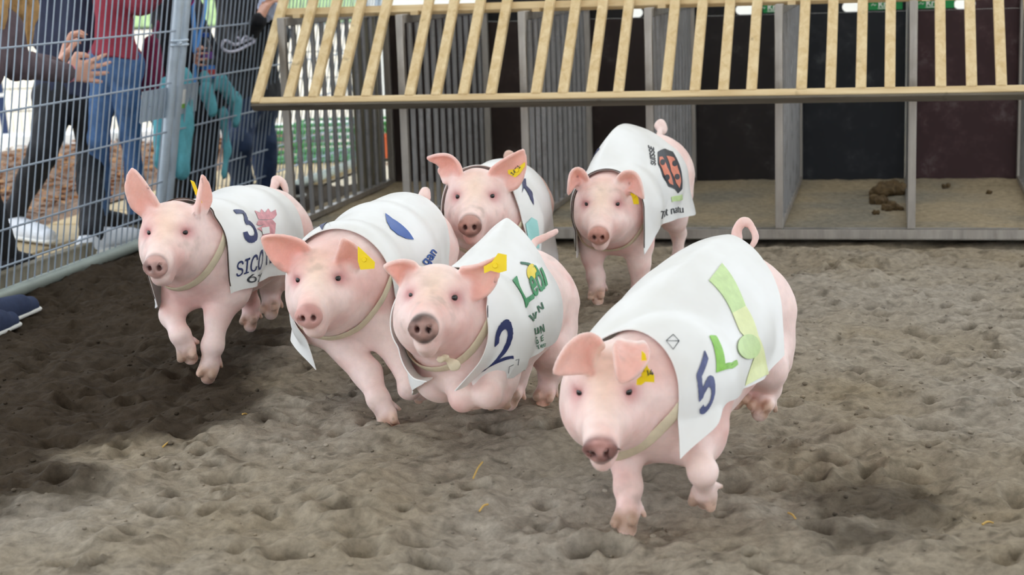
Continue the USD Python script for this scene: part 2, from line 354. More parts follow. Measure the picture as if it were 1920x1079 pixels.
def ground_z(x, y):
    i = np.searchsorted(gx, x); j = np.searchsorted(gy, y); return gh[min(i, len(gx)-1), min(j, len(gy)-1)]

# clods and pebbles, too many to count
def lump(c, r, seed, flat=.7):
    m = trimesh.creation.icosphere(1, 1.)
    v = m.vertices*(1+.5*(meshkit.noise(m.vertices*1.7+seed*3.1)[:, None]-.5)); v = v*r*np.array([1, 1, flat])+np.asarray(c)
    return trimesh.Trimesh(v, m.faces, process=False)
cl, cc = [], []
for k in range(2200):
    x, y = r1.uniform(-.5, 3.2), r1.uniform(-4., -.05); r = .0022+.005*r1.random()**4
    m = lump((x, y, ground_z(x, y)+r*.3), r, k); cl.append(m)
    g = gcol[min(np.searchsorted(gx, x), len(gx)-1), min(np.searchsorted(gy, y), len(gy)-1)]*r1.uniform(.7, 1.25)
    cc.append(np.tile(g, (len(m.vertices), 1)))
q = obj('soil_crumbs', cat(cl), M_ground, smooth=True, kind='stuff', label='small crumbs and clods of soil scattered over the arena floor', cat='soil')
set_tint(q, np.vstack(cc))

# ------------------------------------------------------------------ starting stalls
bx_, by_ = np.linspace(-.1, 3.6, 260), np.linspace(.0, DEP+.04, 120)
BX, BY = np.meshgrid(bx_, by_, indexing='ij'); S3 = np.stack([BX, BY, 0*BX], -1)
bz = ZS-.004+(meshkit.fbm(S3*6, 4, 3)-.45)*.014+.016*np.clip((BY-1.3)/.15, 0, 1)*meshkit.fbm(S3*5, 3, 8)+(meshkit.fbm(S3*26, 3, 4)-.5)*.008
sb = np.array(rgb('#9c8d74'))*(1-.0*BX[..., None]); mx2 = np.clip((meshkit.fbm(S3*3, 4, 61)-.4)*3, 0, 1)[..., None]
sb = sb*(1-mx2)+np.array(rgb('#857e70'))*mx2
sf = obj('stall_floor', gridmesh(np.stack([BX, BY, bz], -1)), M_ground, smooth=True, kind='structure', label='trodden sandy floor of the starting stalls')
set_tint(sf, sb.reshape(-1, 3))
obj('step', cat([box(3.8, .012, .038, (1.75, -.003, ZS-.019), .002), box(3.8, .05, .004, (1.75, .02, ZS-.002)), box(3.8, .05, .004, (1.75, .02, ZS-.038))]), M_post, smooth=30, kind='structure', label='low grey metal step edge under the stalls')
obj('trim_1', box(3.8, .04, .03, (1.75, .5, .0)), M_blackboard, kind='structure')

PART_LABEL = ['barred metal stall partition next to the wire fence, furthest left, daylight behind it', 'barred metal stall partition, second from the left, behind the pig with the plain blue-marked bib',
              'barred metal stall partition, third from the left, behind the pig with raised ears', 'barred metal stall partition directly behind the pig with the pointed bib',
              'barred metal stall partition seen at a narrow angle, right of the pig with the pointed bib', 'metal stall partition seen edge-on like a single post beside the dung pile', 'metal stall partition at the right edge of the picture']
for i in range(7):
    t = thing('stall_partition', PART_LABEL[i], 'partition', (i*W, 0, 0), group=None)
    pw = .03
    obj('front_post', box(pw, pw, HP-ZS, (pw/2, pw/2, (HP+ZS)/2), .002), M_post, t, smooth=30)
    obj('rear_post', box(pw, pw, HP-ZS, (pw/2, DEP-pw/2, (HP+ZS)/2), .002), M_post, t, smooth=30)
    obj('top_rail', box(pw, DEP-2*pw, .035, (pw/2, DEP/2, HP-.0175), .002), M_post, t, smooth=30)
    obj('bottom_rail', box(pw, DEP-2*pw, .025, (pw/2, DEP/2, ZS+.0125), .002), M_post, t, smooth=30)
    nb = 11
    for k in range(nb):
        y = .03+(DEP-.06)*(k+1)/(nb+1)
        obj('bar', rod((pw/2, y, ZS+.02), (pw/2, y, HP-.03), .011, 10), M_bar, t, smooth=40)
wb = thing('wall_back', 'dark phenolic boards closing the back of the stalls', None, (0, DEP, 0), kind='structure')
def oval(cx, cz, w=.095, h=.044):
    return Point(cx-(w-h)/2, cz).buffer(h/2).union(Point(cx+(w-h)/2, cz).buffer(h/2)).convex_hull
def vpanel(poly, th, y0):
    m = trimesh.creation.extrude_polygon(poly, th, engine='earcut')
    v = m.vertices.copy(); m.vertices = np.stack([v[:, 0], v[:, 2]+y0, v[:, 1]], 1); m.invert(); return m
holes = {2: [1.235], 3: [1.767], 4: [2.258], 5: [2.758], 1: []}
for i in range(7):
    a, b = i*W+.0004, (i+1)*W-.0004
    if i > 0: obj('board', vpanel(sbox(a, .02, b, .8372), .018, .004), M_board[i], wb)
    else: obj('board', vpanel(sbox(a-.0, .02, b, .9), .018, .004), M_board[i], wb)
    if i > 0:
        pl = sbox(a, .838, b, 1.7)
        for c in holes.get(i, []): pl = pl.difference(oval(c, .862))
        obj('upper_board', vpanel(pl, .018, .006), M_blackboard if i < 4 else M_board[min(i, 6)], wb)
def flat_text(txt, h, mat, parent, org, ux, uy, depth=.002, bold=False, name='lettering', shear=0., sx=1.):
    m = meshkit.text_mesh(txt, h, depth, bold); v = m.vertices.copy()
    v[:, 0] = v[:, 0]*sx+shear*v[:, 1]
    ux = np.asarray(ux, float); uy = np.asarray(uy, float); n = np.cross(ux, uy)
    m.vertices = np.asarray(org)+v[:, :1]*ux+v[:, 1:2]*uy+v[:, 2:]*n
    return obj(name, m, mat, parent)
for k, (a, b, tx) in enumerate([(1.849, 1.985, 1.868), (2.330, 2.482, 2.372), (2.548, 2.712, 2.585)]):
    t = thing('sign', ['green name sign above the fourth stall, left of the narrow partition', 'green name sign above the dung pile, left of the edge-on post', 'green name sign above the stall right of the edge-on post'][k], 'sign', (0, DEP-.004, 0))
    obj('plate', box(b-a, .004, .085, ((a+b)/2, 0, .846+.0425)), M_sign, t)
    flat_text('Kri', .026, M_white, t, (tx, -.002, .858), (1, 0, 0), (0, 0, 1), .0015, True)
    obj('underline', box(.07, .0015, .003, (tx+.035, -.0026, .8525)), M_white, t)
    obj('emblem', sweep([(tx-.03, -.003, .866), (tx-.022, -.003, .874), (tx-.014, -.003, .866), (tx-.008, -.003, .872)], .0016, 6), M_white, t)

# dung on the stall floor
def clump(name, c, r, n, seed, label, colr='#4d3d24', spread=1.):
    F = Field(np.array(c)-r*2.2, np.array(c)+r*2.2, max(r*.07, .0035)); g = np.random.default_rng(seed)
    for k in range(n):
        a = g.uniform(0, 6.28); d = r*spread*abs(g.normal(0, .5)); rr = r*g.uniform(.22, .48)
        F.ball((c[0]+d*math.cos(a), c[1]+d*math.sin(a), c[2]+rr*.5+max(0, r*.5-d*.6)*g.random()), rr, rr*.25)
    m = biggest(F.mesh(1)); v = m.vertices; m.vertices = v+(meshkit.fbm(v*60, 3, seed)-.5)[:, None]*.012*np.sign(v-np.array(c))
    return obj(name, m, M_dung, smooth=True, label=label, cat='dung')
M_dung = mat_plain('dung', rgb('#57452a'), .8, var=.45, scale=45., bump=.5, bscale=120.)
for (u, v, r, n, lab) in [(1666, 366, .072, 30, 'largest brown heap of dung on the stall floor beside the edge-on post'), (1640, 382, .045, 12, 'small dung clump at the lower left of the largest heap'), (1672, 394, .04, 14, 'small dung clump in front of the largest heap'),
                          (1640, 401, .02, 6, 'tiny dark dung lump nearest the step edge'), (1857, 364, .02, 6, 'dark dung lump near the right edge of the stall floor'), (1775, 351, .022, 6, 'dark dung lump at the back, right of the edge-on post')]:
    p = onz(u, v, ZS); clump('dung_clump', (p[0], p[1], ZS+.0), r, n, int(u), lab)

# ------------------------------------------------------------------ raised wooden gate
TH = .8014; GD = np.array([0, math.cos(TH), math.sin(TH)]); GN = np.array([0, -math.sin(TH), math.cos(TH)])
G0 = np.array([0, -.225, .615])
M_dirty = mat_wood('dirty_batten', rgb('#4d4740'), rgb('#6f675a'), (2.5, 30., 30.))
gate = thing('wooden_gate', 'raised ladder-like wooden gate of pale slats above the stalls', 'gate', G0)
def gbox(x0, x1, s0, s1, n0, n1, b=.002):
    m = box(x1-x0, s1-s0, n1-n0, ((x0+x1)/2, (s0+s1)/2, (n0+n1)/2), b); v = m.vertices
    m.vertices = v[:, :1]*np.array([1, 0, 0])+v[:, 1:2]*GD+v[:, 2:]*GN; return m
obj('bottom_rail', gbox(-.035, 3.5, -.030, .0, -.032, .002), M_pinex, gate, smooth=30)
obj('lower_batten', gbox(-.035, 3.5, -.042, -.0305, -.036, -.001), M_dirty, gate, smooth=30, label='dirty grey batten along the lower edge')
sm = .474
obj('middle_rail', gbox(-.02, 3.5, sm-.019, sm+.019, -.044, -.021), M_pinex, gate, smooth=30)
obj('top_rail', gbox(-.02, 3.5, .97, 1.01, -.050, -.021), M_pinex, gate, smooth=30)
xs = [-.018]+[.111+.5*i+.107*j for i in range(7) for j in range(4)]
for x in xs:
    if x > 3.45: continue
    j = rng.uniform(-.003, .003)
    obj('slat', gbox(x-.019+j, x+.019+j, -.006 if x > 0 else -.03, 1.03, -.020, .006+rng.uniform(0, .002), .003), M_pine, gate, smooth=30)
for i in range(7):
    p = np.array([i*W+.06, .092, HP])
    obj('rest_block', box(.03, .03, .016, (p[0]-G0[0], p[1]-G0[1]-.01, HP+.004-G0[2])), M_pinex, gate)

# ------------------------------------------------------------------ wire fence panels
LEAN = .17
def fp(y, z, off=0.): return np.array([-.55+LEAN*z+off, y, z])
def onfence(u, v): return onplane(u, v, (-.55, 0, 0), (1, 0, -LEAN))
def fence(y0, y1, label):
    t = thing('wire_fence_panel', label, 'fence', (-.55, (y0+y1)/2, 0)); o = np.array([-.55, (y0+y1)/2, 0])
    for y in (y0, y1): obj('post', rod(fp(y, .0)-o, fp(y, 2.05)-o, .0205, 14), M_galv, t, smooth=40)
    obj('bottom_pipe', rod(fp(y0, .03)-o, fp(y1, .03)-o, .024, 14), M_pipe, t, smooth=40)
    obj('top_pipe', rod(fp(y0, 2.03)-o, fp(y1, 2.03)-o, .0205, 14), M_galv, t, smooth=40)
    for z in (.135, .265, .47, .67, .88, 1.09, 1.3, 1.51, 1.72, 1.93):
        obj('horizontal_wire', rod(fp(y0, z, .004)-o, fp(y1, z, .004)-o, .0040, 6), M_wire, t, smooth=60)
    n = int(round((y1-y0)/.05))
    for k in range(1, n):
        y = y0+(y1-y0)*k/n
        obj('vertical_wire', rod(fp(y, .04, -.003)-o, fp(y, 2.02, -.003)-o, .0030, 6), M_wire, t, smooth=60)
    return t
fa = fence(-2.75, -.088, 'tall wire mesh fence panel left of the double post, its bottom pipe on the soil')
fb = fence(-.016, 2.7, 'tall wire mesh fence panel right of the double post, running behind the first stall')
cl_ = thing('fence_clamp', 'grey steel clamp joining the two fence posts', 'clamp', fp(-.05, .83))
a1, b1 = np.array([.0, -.06, 0]), np.array([.0, .06, 0])
for dz in (-.009, .009):
    th = np.linspace(0, 2*np.pi, 25)
    obj('band', sweep(np.stack([.026*np.cos(th), .062*np.sin(th), 0*th+dz], 1), .006, 6), M_galv, cl_, smooth=40)
obj('bolt', rod((.03, -.05, 0), (.03, -.075, 0), .007, 6), M_galv, cl_)
q = [onfence(*p) for p in [(271.5, 173.7), (373.7, 153), (372, 209), (271.5, 229)]]
c = sum(q)/4; ys = [p[1] for p in q]; zs = [p[2] for p in q]
M_plate = mat_plain('plate_grey', rgb('#b4c2ce'), .45, .25, var=.1, scale=12)
pl = thing('fence_plate', 'blank grey metal plate fixed across the fence beside the double post', 'plate', (c[0]-.012, c[1], c[2]))
hw, hh = (max(ys)-min(ys))/2, .062
def pp(y, z, off): return np.array([LEAN*z+off, y, z])
pm = box(.003, 2*hw, 2*hh, b=.001); v = pm.vertices; pm.vertices = v+np.stack([LEAN*v[:, 2], 0*v[:, 0], 0*v[:, 0]], 1)
obj('sheet', pm, M_plate, pl, smooth=30)
sc_ = onfence(347, 183); st = box(.001, .075, .075, (.004, sc_[1]-c[1], .004)); v = st.vertices; st.vertices = v+np.stack([LEAN*v[:, 2], 0*v[:, 0], 0*v[:, 0]], 1)
obj('sticker', st, M_white, pl, label='small white sticker')
st = box(.001, .075, .018, (.0048, sc_[1]-c[1], -.028)); v = st.vertices; st.vertices = v+np.stack([LEAN*v[:, 2], 0*v[:, 0], 0*v[:, 0]], 1)
obj('sticker_band', st, M_lime, pl, label='lime green band of the sticker')
for y in (-hw*.7, hw*.7): obj('rivet', rod((.0, y, 0), (.006, y, 0), .006, 8), M_galv, pl)

# ------------------------------------------------------------------ added canopy above, ground and things outside
obj('roof', box(11., 16.0, .02, (3.9, -6.6, 3.5)), M_added_canopy, kind='structure', label='unseen translucent white canopy added to shade and softly light the arena')  # unseen canopy, added to block the sun and soften light over the arena
M_out = mat_plain('pale_paving', rgb('#d8cbb4'), .9, var=.18, scale=3.)
M_slabs = [mat_plain('sandstone_slab_%d' % k, rgb(c), .85, var=.15, scale=9.) for k, c in enumerate(['#b9a27a', '#ad9a78', '#c3ae86'])]
M_litter = mat_plain('leaf_mould', rgb('#7d6450'), .95, var=.5, scale=30., bump=.6, bscale=70.)
M_lawn = mat_plain('lawn', rgb('#8fa86a'), .9, var=.35, scale=1.2)
M_hedge = mat_plain('hedge_leaf', rgb('#5d8a33'), .8, var=.4, scale=6.)
obj('yard', box(60, 60, .1, (-30.56, 10, -.09)), M_out, kind='structure', label='pale sunlit paved yard outside the fence')
obj('yard', box(40, 40, .1, (19.4, 22.0, -.09)), M_out, kind='structure', label='pale paved yard behind the stalls')
pv = thing('path', 'pale sandstone slab path along the outside of the fence', None, (-.98, 0, 0), kind='structure')
for i in range(14):
    for j in range(2):
        obj('slab', box(.36, .43, .04, (-.19+.38*j, -2.9+.45*i+.1*j, -.022+rng.uniform(-.002, .003)), .006), M_slabs[rng.integers(3)], pv)
kb = thing('kerb', 'weathered wooden board kerb just outside the fence', None, (-.68, -1.1, 0), kind='structure')
for k in range(3): obj('plank', box(.045, 1.18, .075, (0, -1.2+1.2*k, .03), .004), M_grey_plank, kb)
obj('leaf_bed', gridmesh(np.stack([(Q := np.meshgrid(np.linspace(-3.4, -1.37, 60), np.linspace(-3, 5.2, 160), indexing='ij'))[0], Q[1], (meshkit.fbm(np.stack([Q[0]*5, Q[1]*5, 0*Q[0]], -1), 4, 2)-.4)*.05-.01], -1)), M_litter, smooth=True, kind='structure', label='bed of brown leaf mould outside the fence')
ka, kb_ = onz(-40, 276), onz(420, 258)
kd = (kb_-ka)/np.linalg.norm(kb_-ka); kn = np.array([-kd[1], kd[0], 0])
lv, lc = [], []
for k in range(2200):
    x, y = r1.uniform(-3.3, -1.4), r1.uniform(-1.5, 5.1); sz = r1.uniform(.025, .05); a = r1.uniform(0, 6.28)
    if (np.array([x, y, 0])-ka)@kn > -.15 or (x > -1.6 and 2.4 < y < 4): continue
    d = np.array([math.cos(a), math.sin(a), r1.uniform(-.3, .3)]); e = np.array([-math.sin(a), math.cos(a), r1.uniform(-.3, .3)])*.55; o = np.array([x, y, .018+r1.uniform(0, .02)]); up = np.array([0, 0, .006])
    v = np.array([o-d*sz, o+e*sz+up, o+d*sz, o-e*sz+up, o-up*.3]); lv.append(trimesh.Trimesh(v, [[0, 4, 1], [1, 4, 2], [2, 4, 3], [3, 4, 0], [0, 1, 4], [1, 2, 4], [2, 3, 4], [3, 0, 4]], process=False)); lc.append(np.tile(rgb(['#a97a52', '#7d573c', '#c39a6d'][k % 3]), (5, 1)))
q = obj('fallen_leaves', cat(lv), mat_tint('dry_leaf', rough=.8, var=.15), kind='stuff', label='brown fallen leaves strewn over the bed outside the fence', cat='leaves'); set_tint(q, np.vstack(lc))
# kerb stones and the far mesh fence
ks = thing('kerb', 'row of pale kerb stones at the far edge of the leaf bed', None, ka, math.atan2(kd[1], kd[0]), kind='structure')
L = np.linalg.norm(kb_-ka)+2.5
for k in range(int(L/.5)): obj('kerb_stone', box(.49, .12, .16, (k*.5-.3, 0, 0), .012), M_white, ks)
ff = thing('far_wire_fence', 'thin dark wire fence standing beyond the leaf bed', 'fence', ka+kn*.5, math.atan2(kd[1], kd[0]))
M_dwire = mat_plain('dark_wire', rgb('#4a4c50'), .5, .5)
for z in (.03, .2, .36, .55, .75, .95, 1.15): obj('horizontal_wire', rod((-1., 0, z), (L+2, 0, z), .004, 5), M_dwire, ff)
for k in range(int((L+3)/.06)): obj('vertical_wire', rod((-1+.06*k, 0, 0), (-1+.06*k, 0, 1.18), .0022, 5), M_dwire, ff)
for k in range(4): obj('post', rod((-.8+2.1*k, .02, 0), (-.8+2.1*k, .02, 1.3), .02, 8), M_dwire, ff)
lp, lq = onz(235, 52), onz(420, 46)
lawn = trimesh.Trimesh([[lp[0]-30, lp[1]-2, .02], [lq[0]+25, lq[1], .02], [lq[0]+25, lq[1]+60, 1.5], [lp[0]-30, lp[1]+60, 1.5]], [[0, 1, 2], [0, 2, 3]], process=False)
obj('lawn', lawn, M_lawn, kind='structure', label='sunlit green lawn far beyond the yard')
# dark blue post outside
p0 = onz(33, 262)-kn*.35; bp = thing('slim_post', 'slim dark blue post with a white ring, outside behind the fence', 'post', p0)
obj('shaft', rod((0, 0, 0), (-.05, 0, .75), .022, 10, .035), mat_plain('post_blue', rgb('#27385c'), .5), bp, smooth=40)
obj('ring', rod((-.024, 0, .33), (-.026, 0, .355), .034, 12), M_white, bp, smooth=40)
# grey planks outside the first partition, crates, white wall
for k, (y, w) in enumerate([(1.13, .1), (1.27, .12), (1.42, .13)]):
    obj('upright_plank', box(.02, w, .86-.12*(k == 0), (-.035, y, .055+.43-.06*(k == 0)), .003), M_grey_plank, smooth=30, cat='plank', label=['narrow grey upright plank, nearest of the three at the back of the first stall', 'grey upright plank in the middle of the three at the back of the first stall', 'grey upright plank closest to the dark back board of the first stall'][k])
M_crate = mat_plain('crate_green', rgb('#4f9a55'), .5)
def crate(loc, rz, label):
    t = thing('green_crate', label, 'crate', loc, rz)
    for z in (.03, .07, .11, .15, .19):
        for s in (-1, 1):
            obj('side_slat', box(.60, .012, .018, (0, s*.18, z), .003), M_crate, t); obj('end_slat', box(.012, .36, .018, (s*.295, 0, z), .003), M_crate, t)
    for a in (-1, 1):
        for b in (-1, 1): obj('corner_post', box(.02, .02, .2, (a*.28, b*.165, .1)), M_crate, t)
    obj('base', box(.58, .34, .012, (0, 0, .008)), M_crate, t)
g0 = onz(580, 300)
crate(g0, .25, 'slatted green crate on the ground, seen through the bars of the first partition')
crate(g0+np.array([.1, .45, 0]), .1, 'second slatted green crate, standing behind the nearer one')
tub = thing('orange_tub', 'small orange tub beside the green crates', 'tub', g0+np.array([.42, .1, 0]))
M_orange = mat_plain('orange_plastic', rgb('#d9683a'), .5)
obj('bowl', lathe([(.001, .004), (.055, .004), (.075, .13), (.08, .13), (.06, 0), (.001, 0)], 20), M_orange, tub, smooth=30)
obj('rim', lathe([(.074, .125), (.085, .125), (.085, .136), (.074, .136), (.074, .125)], 20), M_orange, tub, smooth=30)
wx0 = onplane(690, 5, (0, 4.6, 0), (0, 1, 0))[0]
obj('wall_rear', box(5.2, .05, 1.9, (wx0+2.6, 4.6, .9), .01), M_white, kind='structure', label='white tarpaulin wall behind the stalls')
obj('trim_2', box(.07, .07, 1.9, (wx0-.04, 4.58, .9), .005), M_galv, kind='structure', label='grey pole at the left end of the white wall')

# straws on the soil
for k, (u0, v0, u1, v1, lab) in enumerate([(888, 911, 905, 880, 'bright yellow straw lying on the grey soil at the picture centre'), (305, 836, 330, 819, 'pale straw on the edge of the dark soil at left'), (1478, 940, 1494, 967, 'straw on the soil right of the front pig'),
                                      (899, 966, 915, 955, 'short straw just below the bright yellow one'), (455, 785, 467, 776, 'tiny straw on the grey soil below the left front pig'), (1842, 982, 1862, 975, 'straw near the lower right corner of the soil')]):
    a = onz(u0, v0); b = onz(u1, v1); za = ground_z(a[0], a[1])+.004; zb = ground_z(b[0], b[1])+.005; a[2] = za; b[2] = zb
    obj('straw', sweep(bez([a, (a+b)/2+[0, 0, .004], b], 8), .0021, 6), mat_plain('straw_%d' % k, rgb('#cda85a'), .6), smooth=50, label=lab, cat='straw')
# PART3
# ------------------------------------------------------------------ pigs
def Rz(a): c, s = math.cos(a), math.sin(a); return np.array([[c, -s, 0], [s, c, 0], [0, 0, 1]])
def Ry(a): c, s = math.cos(a), math.sin(a); return np.array([[c, 0, s], [0, 1, 0], [-s, 0, c]])
def Rx(a): c, s = math.cos(a), math.sin(a); return np.array([[1, 0, 0], [0, c, -s], [0, s, c]])
NECK0 = np.array([.40, 0, .43]); SN = np.array([.155, 0, -.07])
SK = np.array(rgb('#f3d6d0')); SK_PINK = np.array(rgb('#e3a79f')); SK_EAR = np.array(rgb('#e39a8c')); SK_CREAM = np.array(rgb('#f2d5bd'))
class Pig: pass
def make_pig(label, p, ears, legs, tail, snout=('#c98d84', '#7a4a44', .5), sp=8., h=.005, belly=1., dirt=.25, rump_tint=0.):
    """p: the body's place, turn, pitch, height, scale, the head's turn, the neck's offset and the body's roll."""
    P = Pig(); sc = p[5]
    P.loc = np.array([p[0], p[1], 0.]); P.rz = p[2]
    Bl = Ry(p[3])@Rx(p[13])                                   # body frame inside the pig's own frame
    RI = Rz(-p[2])
    def W2L(X): return (np.asarray(X)-P.loc)@RI.T
    def B(q): return np.array([0, 0, p[4]])+sc*(np.asarray(q, float)@Bl.T)
    Hl = Rz(p[6])@Ry(p[7])@Rx(p[8]); ho = B(NECK0+p[9:12])
    def Hd(q): return ho+sc*(np.asarray(q, float)@Hl.T)
    # world planes for pixel-guided joints
    Rw = Rz(p[2])
    def b_at(u, v, x):                                         # on the body's cross plane at local x
        n = Rw@Bl@np.array([1, 0, 0.]); o = Rw@B((x, 0, .3))+P.loc
        return W2L(onplane(u, v, o, n))
    def h_at(u, v, x):
        n = Rw@Hl@np.array([1, 0, 0.]); o = Rw@Hd((x, 0, 0))+P.loc
        return W2L(onplane(u, v, o, n))
    def Binv(L): return ((np.asarray(L)-np.array([0, 0, p[4]]))/sc)@Bl
    P.neck_y = p[10]-.04*math.sin(p[6]) if False else p[10]
    P.B, P.Hd, P.sc, P.b_at, P.h_at, P.W2L, P.Binv = B, Hd, sc, b_at, h_at, W2L, Binv
    F = Field((-.70, -.30, -.03), (.74, .30, .74), h); P.F = F
    def cb(a, b, ra, rb, k=.05, s=None, cut=False): F.cone(B(a), B(b), ra*sc, rb*sc, k*sc, cut, s)
    # trunk
    cb((-.34, 0, .378), (-.08, 0, .378), .128, .134*belly, .02)
    cb((-.08, 0, .378), (.20, 0, .378), .134*belly, .120, .05)
    cb((-.22, 0, .345), (.08, 0, .338), .112, .112*belly, .05)
    for s in (-1, 1):
        cb((-.36, s*.052, .345), (-.32, s*.066, .25), .092, .066, .05)     # ham
        cb((.19, s*.055, .36), (.235, s*.068, .27), .078, .056, .05)         # shoulder
    nb = B((.21, 0, .395)); hb = Hd((-.085, 0, -.035))
    F.cone(nb, hb, .116*sc, .094*sc, .06*sc)
    F.cone(B((.23, 0, .325)), Hd((-.075, 0, -.08)), .085*sc, .062*sc, .05*sc)   # throat
    # head
    def ch(a, b, ra, rb, k=.025, cut=False, s=None): F.cone(Hd(a), Hd(b), ra*sc, rb*sc, k*sc, cut, s)
    ch((-.07, 0, .0), (-.045, 0, -.015), .066, .063, .05)
    ch((-.03, 0, -.022), (.112, 0, -.060), .057, .0335, .025)
    ch((.09, 0, -.058), (.138, 0, -.067), .0335, .0325, .012)
    ch((-.02, 0, -.078), (.10, 0, -.094), .046, .022, .028)
    for s in (-1, 1):
        ch((-.075, s*.037, -.066), (-.035, s*.034, -.072), .047, .042, .035)
        ch((-.014, s*.036, .020), (-.035, s*.040, .022), .018, .020, .025)
        ch((.03, s*.028, -.055), (.0, s*.036, -.055), .031, .034, .025)
    # snout disc
    SR = Ry(math.radians(sp)); dsc = []
    def sn(q): return SN+SR@np.asarray(q, float)
    for a in np.arange(0, 2*np.pi, .19):
        for r in (.0, .012, .019, .0262): dsc.append(Hd(sn((-.002, r*1.12*math.cos(a), r*.86*math.sin(a)))))
    F.cloud(dsc, .0055*sc, .005*sc)
    for s in (-1, 1):
        ch(sn((.015, s*.0120, .0)), sn((-.009, s*.0120, -.001)), .0074, .005, .003, True, (1, .8, 1.2))
        ch((.132, s*.020, -.100), (.06, s*.046, -.098), .0042, .0042, .006, True)     # mouth line
        ch((.06, s*.046, -.098), (.03, s*.054, -.086), .0042, .003, .006, True)
        ch((.014, s*.055, .001), (.018, s*.057, -.001), .013, .011, .010, True)       # eye socket
        ch((.004, s*.047, .011), (-.014, s*.051, .010), .0065, .0065, .009)              # upper lid
        ch((.005, s*.047, -.011), (-.012, s*.052, -.010), .005, .005, .009)            # lower lid
    ch((.118, 0, -.108), (.06, 0, -.115), .016, .022, .02)
    # ears
    E_in, E_out = [], []
    for (bp, mp, tp, xs, w, tw, cup) in ears:
        a, m_, t_ = h_at(*bp, xs[0]), h_at(*mp, xs[1]), h_at(*tp, xs[2])
        s = np.linspace(0, 1, 34)[:, None]
        mid2 = 2*m_-(a+t_)/2
        ctr = (1-s)**2*a+2*s*(1-s)*mid2+s**2*t_
        tan = 2*(1-s)*(mid2-a)+2*s*(t_-mid2); tan /= np.linalg.norm(tan, axis=1, keepdims=True)
        view = W2L(C)-a; view /= np.linalg.norm(view)
        wd = np.cross(tan, view); wd /= np.linalg.norm(wd, axis=1, keepdims=True); nn = np.cross(wd, tan)
        tw0 = np.radians(np.linspace(tw[0], tw[1], 34))[:, None]
        wd2 = wd*np.cos(tw0)+nn*np.sin(tw0); nn2 = -wd*np.sin(tw0)+nn*np.cos(tw0)
        prof = np.sin(np.pi*(.30+.70*s[:, 0]))**.72; prof[-1] = .0
        prof = prof*np.where(s[:, 0] < .25, .82+.18*s[:, 0]/.25, 1)
        t = np.linspace(-1, 1, 25)
        hwid = (w/2*prof)[:, None, None]
        S = ctr[:, None]+hwid*t[None, :, None]*wd2[:, None]+(cup*hwid*(t**2)[None, :, None])*nn2[:, None]
        pts = S.reshape(-1, 3); rad = np.repeat(.0054+.0028*(1-s[:, 0])**2, 25)*sc
        F.cloud(pts, rad, .012*sc)
        sg_ = 1 if (Hl.T@(a-ho))[1] > 0 else -1
        F.cone(ctr[2], Hd((-.055, sg_*.042, .012)), .013*sc, .026*sc, .02*sc)
        ok = np.repeat(s[:, 0] > .12, 25)
        E_in.append(pts[ok]+np.repeat(nn2, 25, 0)[ok]*.007); E_out.append(pts[ok]-np.repeat(nn2, 25, 0)[ok]*.007)
        P.ears = getattr(P, 'ears', [])+[(S, nn2)]
    # legs
    hoofs = []
    default = {'FR': [(.225, -.075, .29), (.24, -.078, .2), (.235, -.078, .11), (.245, -.078, .0)], 'FL': [(.225, .075, .29), (.24, .078, .2), (.235, .078, .11), (.245, .078, .0)],
               'HR': [(-.34, -.07, .28), (-.30, -.078, .21), (-.38, -.078, .135), (-.35, -.078, .0)], 'HL': [(-.34, .07, .28), (-.30, .078, .21), (-.38, .078, .135), (-.35, .078, .0)]}
    for key in ('FR', 'FL', 'HR', 'HL'):
        J = []
        for q in legs.get(key, default[key]):
            if len(q) == 4: J.append(b_at(q[0], q[1], q[2]) if q[3] == 'p' else np.array(q[:3]))
            else:
                w = B(q); J.append(w)
        if key not in legs: J[-1][2] = .022
        R = ([.052, .034, .0235, .0195] if key[0] == 'F' else [.068, .042, .0245, .0195])
        for i in range(3): F.cone(J[i], J[i+1], R[i]*sc, R[i+1]*sc*(1.12 if i == 1 else 1), .022*sc)
        if key[0] == 'F': F.ball(J[2], .0245*sc, .015*sc)
        d = J[3]-J[2]; d /= np.linalg.norm(d); fwd = np.array([1., 0, 0]); f2 = fwd-d*(fwd@d)*.75
        if np.linalg.norm(f2) < .3: f2 = np.array([0, 0, 1.])
        f2 /= np.linalg.norm(f2); side = np.cross(d, f2); side /= np.linalg.norm(side)
        base = J[3]-d*.028*sc
        F.ball(base-d*.010*sc, .0225*sc, .015*sc)
        for s in (-1, 1):
            c0 = base+side*s*.0135*sc+f2*.002*sc-d*.004*sc; c1 = J[3]+side*s*.0185*sc+f2*.020*sc-d*.011*sc
            F.cone(c0, c1, .0150*sc, .0112*sc, .0025*sc)
            hoofs.append((c1, .022*sc)); hoofs.append((J[3]+side*s*.016*sc, .014*sc))
            e0 = base-d*.026*sc-f2*.014*sc+side*s*.017*sc; e1 = e0-f2*.016*sc+d*.024*sc+side*s*.008*sc
            F.cone(e0, e1, .0085*sc, .0055*sc, .004*sc); hoofs.append((e1, .012))
    # tail
    tp = [B(q) if len(q) == 3 and abs(q[0]) < 3 else b_at(*q) for q in tail[0]]
    tp = bez(tp, 26)
    for i in range(len(tp)-1):
        r0 = np.interp(i/len(tp), [0, 1], tail[1]); r1_ = np.interp((i+1)/len(tp), [0, 1], tail[1]); F.cone(tp[i], tp[i+1], r0*sc, r1_*sc, .006)
    m = biggest(F.mesh(1)); v = m.vertices
    nrm = F.grad(v)
    v = v+nrm*((meshkit.fbm(v*11, 3, 3)-.5)*.010*np.clip((.5-v[:, 0])*4, .25, 1))[:, None]
